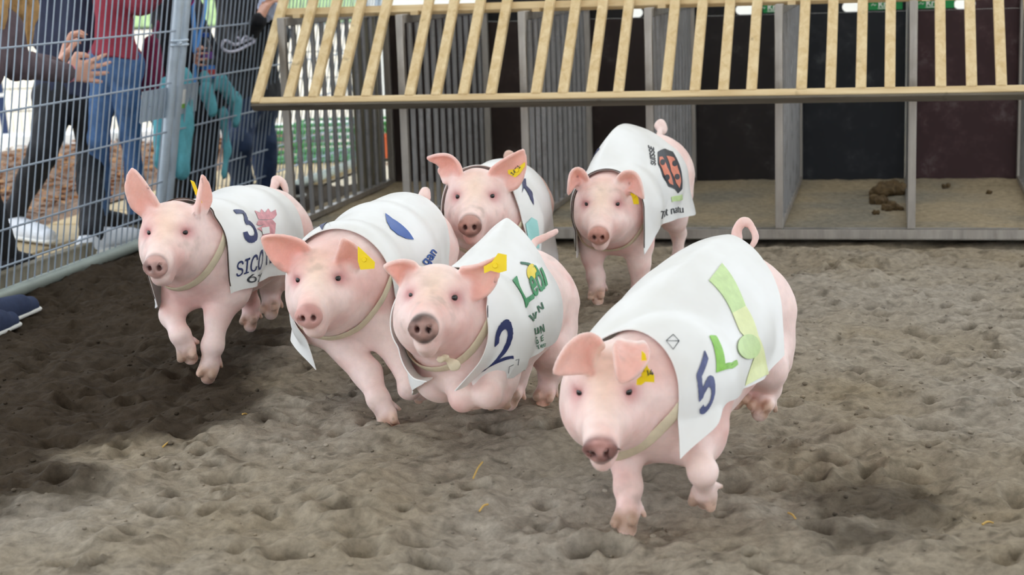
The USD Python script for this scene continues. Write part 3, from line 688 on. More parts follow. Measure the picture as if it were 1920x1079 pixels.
    v = v+nrm*((np.abs(meshkit.fbm(v*np.array([34, 20, 20]), 3, 8)-.5)-.12)*.0045*np.exp(-(((v-P.B((.26, 0, .38)))/.16)**2).sum(1)))[:, None]
    m.vertices = v
    # colours of the hide
    col = np.tile(SK, (len(v), 1)); n1 = meshkit.fbm(v*9, 4, int(abs(p[0]*100)))[:, None]; n2 = meshkit.fbm(v*30, 3, 17)[:, None]
    def mixc(w, c): nonlocal_col[0] = nonlocal_col[0]*(1-w)+np.asarray(c)*w
    nonlocal_col = [col]
    mixc(np.clip((n1-.45)*2.5, 0, .6), SK_PINK)
    hv = ((v-ho)@Hl)/sc
    w = np.exp(-((hv[:, 0]-.01)/.09)**2-((hv[:, 1])/.035)**2-((hv[:, 2]-.02)/.07)**2); mixc(.6*w[:, None], SK_CREAM)
    eyes = []
    for s in (-1, 1):
        d = np.linalg.norm((hv-np.array([.0, s*.05, .0]))*np.array([.8, 1, 1.1]), axis=1); mixc((.85*np.exp(-(d/.025)**2))[:, None], rgb('#c0787a'))
    din = np.minimum.reduce([cKDTree(e).query(v)[0] for e in E_in]); dou = np.minimum.reduce([cKDTree(e).query(v)[0] for e in E_out])
    mixc((.8*np.clip(1-din/.011, 0, 1)*(din < dou))[:, None], SK_EAR); mixc((.55*np.clip(1-dou/.011, 0, 1)*(din >= dou))[:, None], rgb('#eab6ae'))
    sv = (hv-SN)@SR; d = np.linalg.norm(sv[:, 1:]*np.array([1., 1.12]), axis=1); w = np.clip((.0385-d)/.004, 0, 1)*np.clip((sv[:, 0]+.016)/.008, 0, 1)
    rimw = np.exp(-((sv[:, 0]+.013)/.009)**2)*np.clip((.045-d)/.006, 0, 1)*np.clip((sv[:, 2]+.015)/.03, 0, 1)
    mixc((w*.9)[:, None], rgb(snout[0])); mixc((rimw*.55*snout[2])[:, None], rgb(snout[1])); mixc((w*np.clip((n2[:, 0]-.5+snout[2]*.2)*3.5, 0, 1)*snout[2])[:, None], rgb(snout[1]))
    for s in (-1, 1):
        d = np.linalg.norm((sv-np.array([0, s*.0122, .001]))*np.array([.45, 1.1, .8]), axis=1); mixc((np.exp(-(d/.0078)**4))[:, None]*.95, rgb('#3a211f'))
        d = np.linalg.norm((hv-np.array([.09, s*.043, -.105])), axis=1); mixc((.4*np.exp(-(d/.012)**2))[:, None], rgb('#b98a86'))
    mixc((np.clip((n2-.58)*6, 0, 1)*np.clip((meshkit.fbm(v*5, 2, 91)[:, None]-.5)*5, 0, 1)*.35), rgb('#8f7f74'))
    for c, r in hoofs:
        d = np.linalg.norm(v-c, axis=1); mixc((.75*np.clip(1.5-d/r, 0, 1))[:, None], rgb('#c69e84')); mixc((.6*np.clip(1.2-d/r, 0, 1)*(n2[:, 0] > .5))[:, None], rgb('#6f5a49'))
    low = np.clip((.13-v[:, 2])/.13, 0, 1)*np.clip((n2[:, 0]-.38)*4, 0, 1); mixc((low*dirt*2)[:, None].clip(0, .7), rgb('#8a7664'))
    if rump_tint: mixc((np.clip((-.2-v[:, 0])/.15, 0, 1)*rump_tint)[:, None], rgb('#b98d74'))
    P.root = thing('pig', label, 'pig', P.loc, P.rz)
    P.body = obj('body', m, M_skin, P.root, smooth=True); set_tint(P.body, nonlocal_col[0].clip(0, 1))
    for s in (-1, 1):
        e = trimesh.creation.icosphere(2, .0100*sc); e.apply_translation(Hd((.001, s*.0455, .0))); obj('eye', e, M_eye, P.root, smooth=True)
    return P

# ---- bibs: vinyl sheets draped over the back
class Bib: pass
def quad3(s, abc): a, b, c = abc; return a*(1-s)*(1-2*s)+4*b*s*(1-s)+c*s*(2*s-1)
def make_bib(P, left, right, xf=.215, xr=-.33, lift=(0, 0, 0), nu=60, nv=121, seed=1, wave=.010, label=None, rad=(.108, .134, .138), zc=(.395, .385, .38), blow=(0, 0), peak=0., pw=.17, px=1.2):
    """left/right: the hem from front to rear, body coordinates (x, y, z) or picture points with their place along the body (u, v, x)."""
    g = Bib(); V = np.zeros((nu, nv, 3)); s = np.linspace(0, 1, nu); v = np.linspace(-1, 1, nv)
    def hem(L):
        q = np.array([P.Binv(P.b_at(*t)) if abs(t[0]) > 3 else t for t in L], float); k = len(q)
        d = np.concatenate([[0], np.cumsum(np.linalg.norm(np.diff(q, axis=0), axis=1))]); d /= d[-1]; c = np.stack([np.interp(np.linspace(0, 1, 200), d, q[:, i]) for i in range(3)], 1)
        return np.stack([np.interp(s, np.linspace(0, 1, 200), c[:, i]) for i in range(3)], 1)
    r = quad3(s, rad)+.007; zc_ = quad3(s, zc); out = {}; yc = P.neck_y*.85*(1-s)**2
    for sg, L in ((1, left), (-1, right)):
        H = hem(L); Y = np.maximum((H[:, 1]-yc)*sg, .02); Zr = H[:, 2]-zc_
        D = np.maximum(np.hypot(Y, Zr), r*1.02); ang = np.arctan2(Y, Zr); th = ang-np.arccos(r/D)          # tangent point seen from the top
        th = np.clip(th, .3, 2.6); T_ = np.stack([r*np.sin(th), r*np.cos(th)], 1); st = np.hypot(Y-T_[:, 0], Zr-T_[:, 1])
        out[sg] = (H, Y, Zr, th, T_, st, r*th+st)
    hwL, hwR = out[1][6], out[-1][6]
    for j, vv in enumerate(v):
        sg = 1 if vv >= 0 else -1; H, Y, Zr, th, T_, st, hw = out[sg]; a = abs(vv)*hw
        ta = np.minimum(a/r, th); f = np.clip((a-r*th)/np.maximum(st, 1e-4), 0, 1)
        y = np.where(a < r*th, r*np.sin(ta), T_[:, 0]+(Y-T_[:, 0])*f); z = zc_+np.where(a < r*th, r*np.cos(ta), T_[:, 1]+(Zr-T_[:, 1])*f)
        z = z+quad3(s, lift)*np.clip(1-np.abs(sg*a-peak)/pw, 0, 1)
        hang = np.clip((a-.10)/.28, 0, 1); y = y+blow[0 if sg > 0 else 1]*np.sin(np.pi*np.clip(a/hw, 0, 1))
        x0 = xf+(xr-xf)*s; x = x0+(H[:, 0]-x0)*np.clip(a/hw, 0, 1)**px
        ph = seed*1.7+sg
        y = y+wave*hang*(np.sin(s*9+ph)+.6*np.sin(s*15+2*ph+a*5))
        n = meshkit.fbm(np.stack([x*6, a*5*sg, 0*x+seed], -1), 3, seed)-.5
        y = y+n*.03*hang; z = z+n*.016
        V[:, j] = np.stack([x, sg*y+yc, z], -1)
    L = P.B(V.reshape(-1, 3))
    for _ in range(6):
        d = P.F.at(L); need = np.clip(.011-d, 0, .03); need[d > .085] = 0
        L = L+P.F.grad(L)*need[:, None]
    V = L.reshape(nu, nv, 3)
    for _ in range(2):
        V[1:-1] = .25*V[:-2]+.5*V[1:-1]+.25*V[2:]; V[:, 1:-1] = .25*V[:, :-2]+.5*V[:, 1:-1]+.25*V[:, 2:]
    g.V = V; g.hwL, g.hwR, g.nu, g.nv = hwL, hwR, nu, nv
    du = np.gradient(V, axis=0); dv = np.gradient(V, axis=1); N = np.cross(dv, du); N /= np.linalg.norm(N, axis=2, keepdims=True)
    if (N[nu//2, nv//2, 2]) < 0: N = -N
    g.N = N; g.len = (xf-xr)*P.sc; g.sc = P.sc
    V2 = V-N*.0022; I = np.arange(nu*nv).reshape(nu, nv); q = np.stack([I[:-1, :-1], I[1:, :-1], I[1:, 1:], I[:-1, 1:]], -1).reshape(-1, 4)
    f = np.vstack([q[:, [0, 1, 2]], q[:, [0, 2, 3]]]); n0 = nu*nv
    nf = np.cross(V.reshape(-1, 3)[f[:, 1]]-V.reshape(-1, 3)[f[:, 0]], V.reshape(-1, 3)[f[:, 2]]-V.reshape(-1, 3)[f[:, 0]])
    if (nf*N.reshape(-1, 3)[f[:, 0]]).sum() < 0: f = f[:, ::-1]
    rim = np.concatenate([I[0, :], I[1:, -1], I[-1, -2::-1], I[-2:0:-1, 0]]); rf = []
    for a_, b_ in zip(rim, np.roll(rim, -1)): rf += [[a_, b_, b_+n0], [a_, b_+n0, a_+n0]]
    m = trimesh.Trimesh(np.vstack([V.reshape(-1, 3), V2.reshape(-1, 3)]), np.vstack([f, f[:, ::-1]+n0, rf]), process=False)
    g.prim = obj('bib', m, M_vinyl, P.root, smooth=40, label=label); return g
def on_bib(g, sx, a, off):
    """sx: metres back from the front edge, a: metres down from the ridge (+ left side), off: metres off the sheet."""
    u = np.clip(np.asarray(sx)/(g.len/g.sc), 0, 1)*(g.nu-1); hl = np.interp(u, np.arange(g.nu), g.hwL); hr = np.interp(u, np.arange(g.nu), g.hwR)
    a = np.asarray(a); v = (np.clip(np.where(a >= 0, a/hl, a/hr), -1, 1)+1)/2*(g.nv-1)
    V = np.stack([map_coordinates(g.V[..., k], [u, v], order=1) for k in range(3)], -1); N = np.stack([map_coordinates(g.N[..., k], [u, v], order=1) for k in range(3)], -1)
    return V+N*(np.asarray(off)[..., None])
def bib_print(g, m2, mat, sx, a, rot=0., side=1, shear=0., name='print', stretch=1.):
    """A flat mesh in (x along the text, y up the text), laid on the sheet with its origin sx, a; rot turns it (degrees)."""
    m = m2.copy(); m = m.subdivide_to_size(.014) if False else trimesh.Trimesh(*trimesh.remesh.subdivide_to_size(m.vertices, m.faces, .016), process=False)
    v = m.vertices.copy(); x = v[:, 0]*stretch+shear*v[:, 1]; y = v[:, 1]; c, s_ = math.cos(math.radians(rot)), math.sin(math.radians(rot))
    X = c*x-s_*y; Y = s_*x+c*y
    m.vertices = on_bib(g, sx+side*X, side*(a-Y), .0011+v[:, 2]*.6)
    if side < 0: m.invert()
    return obj(name, m, mat, g.prim)
def find_on_bib(P, g, u, v):
    """(metres back from the front edge, metres down from the ridge) of the point of the sheet that the photograph shows at u, v."""
    if not hasattr(g, 'uv'):
        X = g.V.reshape(-1, 3)@Rz(P.rz).T+P.loc; Nw = g.N.reshape(-1, 3)@Rz(P.rz).T; d = X-C; z = d@FW
        g.uv = np.stack([960+FPX*(d@R2)/z, 539.5-FPX*(d@U2)/z], 1); g.ok = (Nw*d).sum(1) < 0
    e = np.hypot(*(g.uv-[u, v]).T)+1e5*(~g.ok); i = int(e.argmin()); iu, iv = divmod(i, g.nv)
    iu = min(max(iu, 1), g.nu-2); iv = min(max(iv, 1), g.nv-2); q = g.uv.reshape(g.nu, g.nv, 2)
    J = np.stack([(q[iu+1, iv]-q[iu-1, iv])/2, (q[iu, iv+1]-q[iu, iv-1])/2], 1)
    t = np.clip(np.linalg.solve(J+np.eye(2)*1e-6, np.array([u, v])-q[iu, iv]), -1.5, 1.5)
    fu, fv = iu+t[0], iv+t[1]; vv = fv/(g.nv-1)*2-1
    return np.array([fu/(g.nu-1)*g.len/g.sc, vv*np.interp(fu, np.arange(g.nu), g.hwL if vv >= 0 else g.hwR)])
def px_print(P, g, txt, mat, o, x, y, bold=True, name='lettering', lift=0.):
    """txt fills from o along to x (its end) and up to y (top of the capitals), all three in the picture."""
    m = meshkit.text_mesh(txt, 1., .0012, bold); v0, v1 = m.vertices[:, 0].min(), m.vertices[:, 0].max()
    m = trimesh.Trimesh(*trimesh.remesh.subdivide_to_size(m.vertices, m.faces, .16), process=False)
    a, b, c = (find_on_bib(P, g, *q) for q in (o, x, y)); v = m.vertices
    q = a+(v[:, :1]-v0)/(v1-v0)*(b-a)+v[:, 1:2]*(c-a)
    m.vertices = on_bib(g, q[:, 0], q[:, 1], .0016+lift+np.where(v[:, 2] > .0006, .0008, 0))
    return obj(name, fix_out(m), mat, g.prim)
def fix_out(m):
    return m
def px_patch(P, g, pts, mat, name='print', lift=0.):
    q = np.array([find_on_bib(P, g, *t) for t in pts]); pl = Polygon(q).buffer(0)
    if pl.geom_type != 'Polygon' and not pl.is_empty: pl = max(pl.geoms, key=lambda k: k.area)
    if pl.is_empty or pl.area < 2e-5: print('patch lost', name, pts[0]); return None
    m = trimesh.creation.extrude_polygon(pl, .0012, engine='earcut'); m = trimesh.Trimesh(*trimesh.remesh.subdivide_to_size(m.vertices, m.faces, .016), process=False)
    v = m.vertices; m.vertices = on_bib(g, v[:, 0], v[:, 1], .0016+lift+np.where(v[:, 2] > .0006, .0008, 0)); return obj(name, m, mat, g.prim)
def px_line(P, g, pts, mat, r=.0008, name='stitch_mark'):
    q = np.array([find_on_bib(P, g, *t) for t in pts]); w = on_bib(g, q[:, 0], q[:, 1], np.full(len(q), .0016)); return obj(name, sweep(w, r, 4), mat, g.prim)
def circ(cx, cy, rx, ry=None, n=26): t = np.arange(n)*2*np.pi/n; return [(cx+rx*math.cos(a), cy+(ry or rx)*math.sin(a)) for a in t]
def T(txt, h, bold=True): return meshkit.text_mesh(txt, h, .0012, bold)
def PG(pts, th=.0012): return trimesh.creation.extrude_polygon(Polygon(pts).buffer(0), th, engine='earcut')
def strap(P, f=.55, tilt=.0, r0=.2, w=.012, mat=None, th=(66, 294), name='strap', shift=.003, parent=None):
    """A band round the throat: a loop across the neck, pressed on the skin, open at the nape where it meets the bib."""
    a = np.radians(np.linspace(th[0], th[1], 73)); A0, A1 = P.B((.21, 0, .385)), P.Hd((-.085, 0, -.04)); o = A0+(A1-A0)*f
    n = (A1-A0)/np.linalg.norm(A1-A0); sd = np.cross([0, 0, 1.], n); sd /= np.linalg.norm(sd); up_ = np.cross(n, sd); up_ = up_*math.cos(tilt)-n*math.sin(tilt); n = np.cross(sd, up_)
    D = np.cos(a)[:, None]*up_+np.sin(a)[:, None]*sd; ts = np.linspace(.03, r0, 80)
    pts = []
    for d in D:
        f = P.F.at(o+ts[:, None]*d); i = np.argmax(f > 0) if (f > 0).any() else len(ts)-1; pts.append(o+(ts[i]+shift)*d)
    pts = np.array(pts)
    k = np.ones(5)/5; q = np.vstack([pts[-3:-1], pts, pts[1:3]]) if th[1]-th[0] >= 359 else np.vstack([pts[:1]]*2+[pts]+[pts[-1:]]*2)
    pts = np.stack([np.convolve(q[:, i], k, 'valid') for i in range(3)], 1)
    ax = n/np.linalg.norm(n)
    rad = pts-o; rad /= np.linalg.norm(rad, axis=1, keepdims=True)
    sec = []
    for dy, dr in ((-w, 0), (-w*.6, .0025), (w*.6, .0025), (w, 0), (w*.6, -.002), (-w*.6, -.002)): sec.append(pts+ax*dy+rad*dr)
    S = np.stack(sec, 1); kk, nn = S.shape[:2]; I = np.arange(kk*nn).reshape(kk, nn); f = []
    for i in range(kk-1):
        for j in range(nn):
            j2 = (j+1) % nn; f += [[I[i, j], I[i, j2], I[i+1, j2]], [I[i, j], I[i+1, j2], I[i+1, j]]]
    return obj(name, trimesh.Trimesh(S.reshape(-1, 3), f, process=False), mat or M_strap, parent or P.root, smooth=40)
def ear_tag(P, e, s, t, quadpts=None, size=(.04, .04), spin=0., xl=None, poly=None, back=0):
    """A yellow tag on ear e: poly = the tag's corners in the picture at head depth xl."""
    pts = np.array([P.h_at(u, v, xl) for u, v in poly]); c = pts.mean(0)
    u_, s_, vt = np.linalg.svd(pts-c); n = vt[2]; view = P.W2L(C)-c
    if n@view < 0: n = -n
    k = len(pts); th = .0035
    v = np.vstack([pts+n*th/2, pts-n*th/2, [c+n*th/2], [c-n*th/2]]); f = []
    for i in range(k):
        j = (i+1) % k; f += [[2*k, i, j], [2*k+1, k+j, k+i], [i, k+i, k+j], [i, k+j, j]]
    tg = obj('ear_tag', trimesh.Trimesh(v, f, process=False), M_tagyel, P.root, label='yellow plastic ear tag')
    obj('stud', rod(c+n*.001, c+n*.006, .0065, 12, .005), M_tagyel, tg, smooth=40)
    return tg, c, n, pts
def tag_text(P, tg, c, n, txt, h, up_px, xl):
    """small dark number on the tag"""
    o = P.h_at(*up_px[0], xl); ux = P.h_at(*up_px[1], xl)-o; ux /= np.linalg.norm(ux); uy = np.cross(n, ux); uy /= np.linalg.norm(uy)
    m = meshkit.text_mesh(txt, h, .001, True); v = m.vertices.copy(); m.vertices = o+n*.0022+v[:, :1]*ux+v[:, 1:2]*uy+v[:, 2:]*n
    obj('print', m, M_ink, tg)

pA = [0.6061, -2.0898, -1.5065, -0.0297, -0.0327, 0.9792, 0.1234, -0.0068, -0.0226, 0.0050, -0.0345, 0.0299, 0.0000, 0.0299]
pB = [1.1205, -2.4275, -1.5773, 0.0133, -0.0339, 0.9784, 0.1637, -0.0598, 0.0226, -0.0006, -0.0011, -0.0097, 0.0000, 0.0001]
pC = [1.5309, -2.8073, -1.6049, -0.0340, -0.0780, 0.9466, 0.1908, -0.1849, -0.0815, -0.0080, -0.0204, 0.0625, 0.0000, 0.0184]
pD = [1.2915, -1.6556, -1.4395, -0.0057, -0.0200, 0.9875, 0.0045, -0.0492, -0.0018, -0.0069, -0.0216, 0.0573, 0.0000, 0.0198]
pE = [1.5956, -0.9979, -1.6575, 0.1057, -0.0306, 0.9847, 0.1720, 0.0689, -0.0114, -0.0023, 0.0042, 0.0071, 0.0000, -0.0047]
pF = [2.0651, -3.1127, -1.7423, 0.1236, -0.0710, 0.9504, 0.2662, 0.0395, 0.0119, -0.0020, -0.0577, 0.0082, 0.0000, 0.0550]
for q in (pA, pB, pC, pD, pE, pF): q[:] = [float(x) for x in q]
pA, pB, pC, pD, pE, pF = map(np.array, (pA, pB, pC, pD, pE, pF))
for k_, c_ in ((0, CX), (1, CY), (4, CZ)): pD[k_] = c_+(pD[k_]-c_)*1.035     # a step further from its neighbour
pD[5] *= 1.035
SHF, SHL, HIR, HIL = (.225, -.075, .29), (.225, .075, .29), (-.34, -.07, .28), (-.34, .07, .28)

# pig with bib number 3
A = make_pig('pink pig wearing the white bib numbered 3, running beside the wire fence', pA,
    [((289, 394), (264, 356), (248, 318), (-.065, -.05, -.05), .070, (35, 25), .55), ((370, 398), (375, 362), (379, 329), (-.065, -.06, -.06), .066, (-66, -62), .5)],
    {'FR': [SHF, (322, 590, .27, 'p'), (338, 628, .32, 'p'), (357, 672, .30, 'p')], 'FL': [SHL, (409, 590, .26, 'p'), (399, 648, .29, 'p'), (390, 708, .30, 'p')],
     'HL': [HIL, (500, 510, -.22, 'p'), (508, 548, -.3, 'p'), (508, 588, -.25, 'p')]},
    ([(-.39, 0, .45), (515, 345, -.52), (518, 337, -.53), (530, 343, -.54), (538, 362, -.53)], (.013, .006)), snout=('#c59a92', '#55494a', .75))
# pig with the blue-marked bib
Bp = make_pig('pink pig in the bib with blue marks, running left of the pig numbered 2', pB,
    [((563, 486), (528, 462), (493, 447), (-.06, -.03, -.01), .080, (10, 30), .5), ((652, 497), (650, 475), (642, 449), (-.05, -.02, .02), .062, (0, -15), .4)],
    {'FR': [SHF, (690, 702, .28, 'p'), (710, 750, .32, 'p'), (736, 800, .33, 'p')], 'FL': [SHL, (758, 680, .26, 'p'), (768, 728, .30, 'p'), (800, 735, .2, 'p')],
     'HL': [HIL, (800, 640, -.22, 'p'), (810, 690, -.25, 'p'), (806, 732, -.15, 'p')]},
    ([(-.39, 0, .45), (-.51, 0, .48), (-.53, .01, .50), (-.52, .02, .475)], (.013, .006)), snout=('#d09d97', '#a87670', .45), sp=20.)
# pig number 2
Cp = make_pig('pink pig with the dark muddy snout in the bib numbered 2', pC,
    [((776, 516), (752, 500), (722, 500), (-.06, -.05, -.01), .056, (25, 40), .55), ((872, 530), (902, 516), (934, 482), (-.06, -.05, -.03), .074, (-10, -25), .5)],
    {'FR': [SHF, (842, 700, .28, 'p'), (868, 748, .34, 'p'), (902, 748, .22, 'p')], 'FL': [SHL, (922, 690, .27, 'p'), (914, 742, .33, 'p'), (940, 750, .22, 'p')],
     'HR': [HIR, (962, 690, -.1, 'p'), (966, 715, -.12, 'p'), (956, 756, -.05, 'p')], 'HL': [HIL, (1034, 660, -.25, 'p'), (1032, 705, -.31, 'p'), (1019, 757, -.27, 'p')]},
    ([(-.39, 0, .45), (1001, 457, -.51), (1020, 446, -.53), (1044, 434, -.56)], (.011, .006)), snout=('#a98379', '#3f2f2c', .95))
# pig with ears up
D = make_pig('pink pig with wide raised ears and a brownish rump, second row centre', pD,
    [((853, 342), (843, 300), (803, 297), (-.06, -.06, -.03), .072, (30, 55), .6), ((934, 340), (956, 315), (981, 282), (-.06, -.05, -.05), .090, (-12, -30), .45)],
    {}, ([(-.39, 0, .45), (953, 300, -.52), (953, 291, -.53), (957, 293, -.54), (956, 303, -.53)], (.013, .009)), snout=('#b98a7e', '#5b3f39', .8), rump_tint=.55)
# pig with pointed bib
E = make_pig('pink pig in the bib with a sharp pointed ridge, furthest back at right', pE,
    [((1094, 344), (1076, 328), (1066, 364), (-.055, -.03, .0), .056, (20, 55), .55), ((1169, 348), (1190, 340), (1206, 372), (-.055, -.04, -.0), .074, (-10, -50), .55)],
    {'FR': [SHF, (1110, 480, .26, 'p'), (1117, 520, .28, 'p'), (1121, 563, .31, 'p')]},
    ([(-.39, 0, .45), (1238, 246, -.51), (1233, 236, -.53), (1240, 230, -.54), (1247, 242, -.53), (1243, 250, -.52)], (.013, .008)), snout=('#c58d80', '#8a5a4a', .7), sp=18.)
# front pig
Fp = make_pig('large pink pig in front with folded ears, in the bib numbered 5', pF,
    [((1106, 664), (1080, 668), (1040, 700), (-.03, .02, .05), .070, (10, 25), .35), ((1184, 650), (1178, 682), (1164, 716), (-.03, .045, .075), .060, (0, 5), .35)],
    {'FR': [SHF, (1172, 850, .30, 'p'), (1178, 915, .34, 'p'), (1176, 992, .40, 'p')], 'FL': [SHL, (1300, 838, .27, 'p'), (1318, 885, .34, 'p'), (1322, 938, .27, 'p')],
     'HL': [HIL, (1440, 690, -.2, 'p'), (1440, 730, -.28, 'p'), (1424, 775, -.2, 'p')], 'HR': [HIR, (1395, 690, -.2, 'p'), (1398, 722, -.28, 'p'), (1378, 755, -.2, 'p')]},
    ([(-.39, 0, .455), (1383, 450, -.51), (1380, 438, -.52), (1390, 418, -.53), (1404, 418, -.54), (1417, 445, -.53), (1408, 465, -.52)], (.014, .007)), snout=('#b98780', '#5e3936', .8), sp=38., h=.0045)

# BIBS
# PART4
# ------------------------------------------------------------------ bibs, straps, tags
def envelope(g, sx, a, s, rot, side):
    """small stitched envelope mark"""
    w, h = .026, .017
    for q in ([(-w, -h), (w, -h), (w, h), (-w, h), (-w, -h)], [(-w, h), (0, -.002), (w, h)]):
        pts = np.array([(x, y, 0) for x, y in q])*s; bib_print(g, sweep(np.repeat(pts, 1, 0), .0007, 4), M_ink, sx, a, rot, side, name='stitch_mark')
def arc(r0, r1, a0, a1, n=18, c=(0, 0), ry=1.):
    t = np.radians(np.linspace(a0, a1, n)); return [(c[0]+r1*math.cos(x), c[1]+ry*r1*math.sin(x)) for x in t]+[(c[0]+r0*math.cos(x), c[1]+ry*r0*math.sin(x)) for x in t[::-1]]
# 3
gA = make_bib(A, [(439, 552, .31), (458, 539, .24), (500, 521, .08), (549, 515, -.12), (570, 496, -.26)], [(296, 574, .33), (.22, -.16, .22), (0, -.165, .20), (-.34, -.16, .22)], xf=.29, xr=-.25, seed=2, label='white vinyl bib numbered 3 with a pink crest')
px_print(A, gA, '3', M_navy, (457, 456), (485, 450), (436, 396), name='number')
px_print(A, gA, 'SICO', M_navy, (442, 520), (489, 503), (444, 492), False)
px_print(A, gA, 'TEC', M_navy, (495, 500), (529, 488), (497, 472), False)
px_print(A, gA, '627', M_ink, (463, 531), (488, 525), (462, 516), False)
px_patch(A, gA, [(487, 448), (513, 446), (516, 420), (509, 412), (484, 414), (480, 422), (494, 422), (481, 430), (496, 436)], M_rose, 'crest')
px_patch(A, gA, [(477, 396), (487, 400), (489, 393), (496, 400), (502, 392), (507, 399), (516, 394), (518, 404), (512, 411), (484, 412)], M_rose, 'crest_crown')
px_patch(A, gA, [(489, 428), (503, 426), (504, 438), (491, 440)], M_vinyl, 'crest_shield', .001)
# blue marks
gB = make_bib(Bp, [(770, 640, .24), (.12, .15, .2), (-.05, .16, .2), (-.22, .155, .22)], [(592, 693, .32), (.2, -.155, .22), (-.05, -.165, .20), (-.34, -.155, .24)], xf=.25, xr=-.35, seed=5, label='white vinyl bib with blue marks')
px_patch(Bp, gB, [(722, 401), (735, 411), (750, 421), (765, 435), (775, 450), (760, 448), (745, 441), (732, 430), (725, 417)], M_blue, 'blue_swoosh')
px_print(Bp, gB, 'gan', M_blue, (800, 499), (818, 474), (786, 490))
px_patch(Bp, gB, [(604, 433), (614, 418), (621, 426), (608, 440)], M_navy, 'blue_block')
px_patch(Bp, gB, [(588, 459), (595, 449), (600, 453), (592, 462)], M_navy, 'blue_block')
# 2
gC = make_bib(Cp, [(853, 732, .40), (930, 698, .26), (1022, 654, .02), (1030, 630, -.12)], [(853, 717, .41), (812, 709, .33), (.2, -.15, .22), (-.0, -.16, .22), (-.2, -.155, .24)], xf=.23, xr=-.20, lift=(0, .02, .085), px=.7, seed=8, label='white vinyl bib numbered 2 with a green and yellow logo', rad=(.10, .13, .13))
px_print(Cp, gC, '2', M_navy, (907, 703), (962, 673), (925, 626), name='number')
px_print(Cp, gC, 'L', M_green, (985, 577), (1001, 559), (961, 527), name='green_letter')
px_patch(Cp, gC, circ(996, 511, 9, 15), M_yelprint, 'yellow_sun')
px_print(Cp, gC, 'e', M_green, (1000, 558), (1009, 549), (984, 516), name='green_letter', lift=.0012)
px_print(Cp, gC, 'd', M_green, (1010, 549), (1020, 540), (996, 508), name='green_letter', lift=.0012)
px_print(Cp, gC, 'ı', M_green, (1021, 538), (1025, 534), (1007, 498), name='green_letter', lift=.0012)
px_patch(Cp, gC, [(975, 492), (990, 494), (1002, 499), (1000, 503), (988, 498), (976, 496)], M_dkgreen, 'green_arc')
for t_, o_, x_, y_ in (('W', (994, 607), (1009, 596), (990, 593)), ('N', (1010, 587), (1019, 579), (1006, 575)), ('U', (1003, 630), (1011, 627), (1001, 616)), ('N', (1013, 626), (1020, 622), (1011, 612)),
                       ('G', (1004, 646), (1010, 643), (1003, 636)), ('E', (1014, 641), (1018, 638), (1013, 631)), ('Terr', (1006, 656), (1022, 650), (1005, 649))):
    px_print(Cp, gC, t_, M_dkgreen, o_, x_, y_, False, name='lettering' if len(t_) < 2 else 'small_lettering')
px_line(Cp, gC, [(894, 580), (902, 588), (903, 603), (896, 598), (894, 580), (903, 603)], M_ink)
px_line(Cp, gC, [(953, 700), (955, 688), (963, 684)], M_ink); px_line(Cp, gC, [(966, 676), (972, 674), (970, 684)], M_ink)
# 7
gD = make_bib(D, [(.32, .14, .2), (.1, .15, .19), (-.1, .155, .2), (-.3, .155, .22)], [(.32, -.14, .2), (.1, -.15, .19), (-.1, -.155, .2), (-.3, -.155, .22)], xf=.31, xr=-.20, seed=11, label='white vinyl bib with a navy numeral and a pale teal patch')
px_patch(D, gD, [(974, 336), (985, 336), (998, 368), (1000, 385), (994, 374), (982, 352), (978, 362)], M_navy, 'number')
px_patch(D, gD, [(985, 420), (996, 408), (1006, 414), (1010, 440), (1010, 466), (986, 470)], M_teal, 'teal_patch')
# pointed
gE = make_bib(E, [(1210, 476, .34), (1236, 421, .20), (1283, 409, -.08), (1299, 402, -.30)], [(.33, -.12, .24), (.1, -.16, .22), (-.1, -.16, .22), (-.3, -.155, .22)], xf=.28, xr=-.20, lift=(0, .075, .05), peak=-.05, pw=.14, seed=14, label='white vinyl bib with a spotted emblem, folded to a sharp ridge')
ex = lambda L: [(780+x/2.7667, 210+y/2.7667) for x, y in L]
px_print(E, gE, 'SUISSE', M_ink, (1229, 311), (1225, 277), (1220, 309))
px_patch(E, gE, ex([(1252, 210), (1290, 193), (1330, 208), (1362, 270), (1378, 340), (1378, 400), (1357, 422), (1340, 400), (1308, 388), (1278, 335), (1254, 272)]), M_ink, 'emblem')
px_patch(E, gE, ex([(1260, 237), (1275, 235), (1300, 290), (1330, 380), (1312, 374), (1282, 325), (1260, 270)]), M_coral, 'emblem_wing', .0014)
px_patch(E, gE, ex([(1296, 232), (1333, 240), (1353, 290), (1370, 360), (1362, 395), (1345, 370), (1320, 310)]), M_coral, 'emblem_wing', .0014)
for c_ in ((1275, 265), (1337, 270), (1297, 342), (1349, 338)): px_patch(E, gE, ex(circ(*c_, 13, 15, 16)), M_ink, 'emblem_spot', .0026)
px_patch(E, gE, ex([(1322, 442), (1378, 428), (1381, 455), (1326, 468)]), M_palelime, 'green_band')
px_print(E, gE, 'Tut natu', M_ink, (1236, 411), (1281, 399), (1239, 396), False)
px_patch(E, gE, [(1106, 297), (1112, 285), (1122, 276), (1125, 280), (1114, 291)], M_navy, 'number')
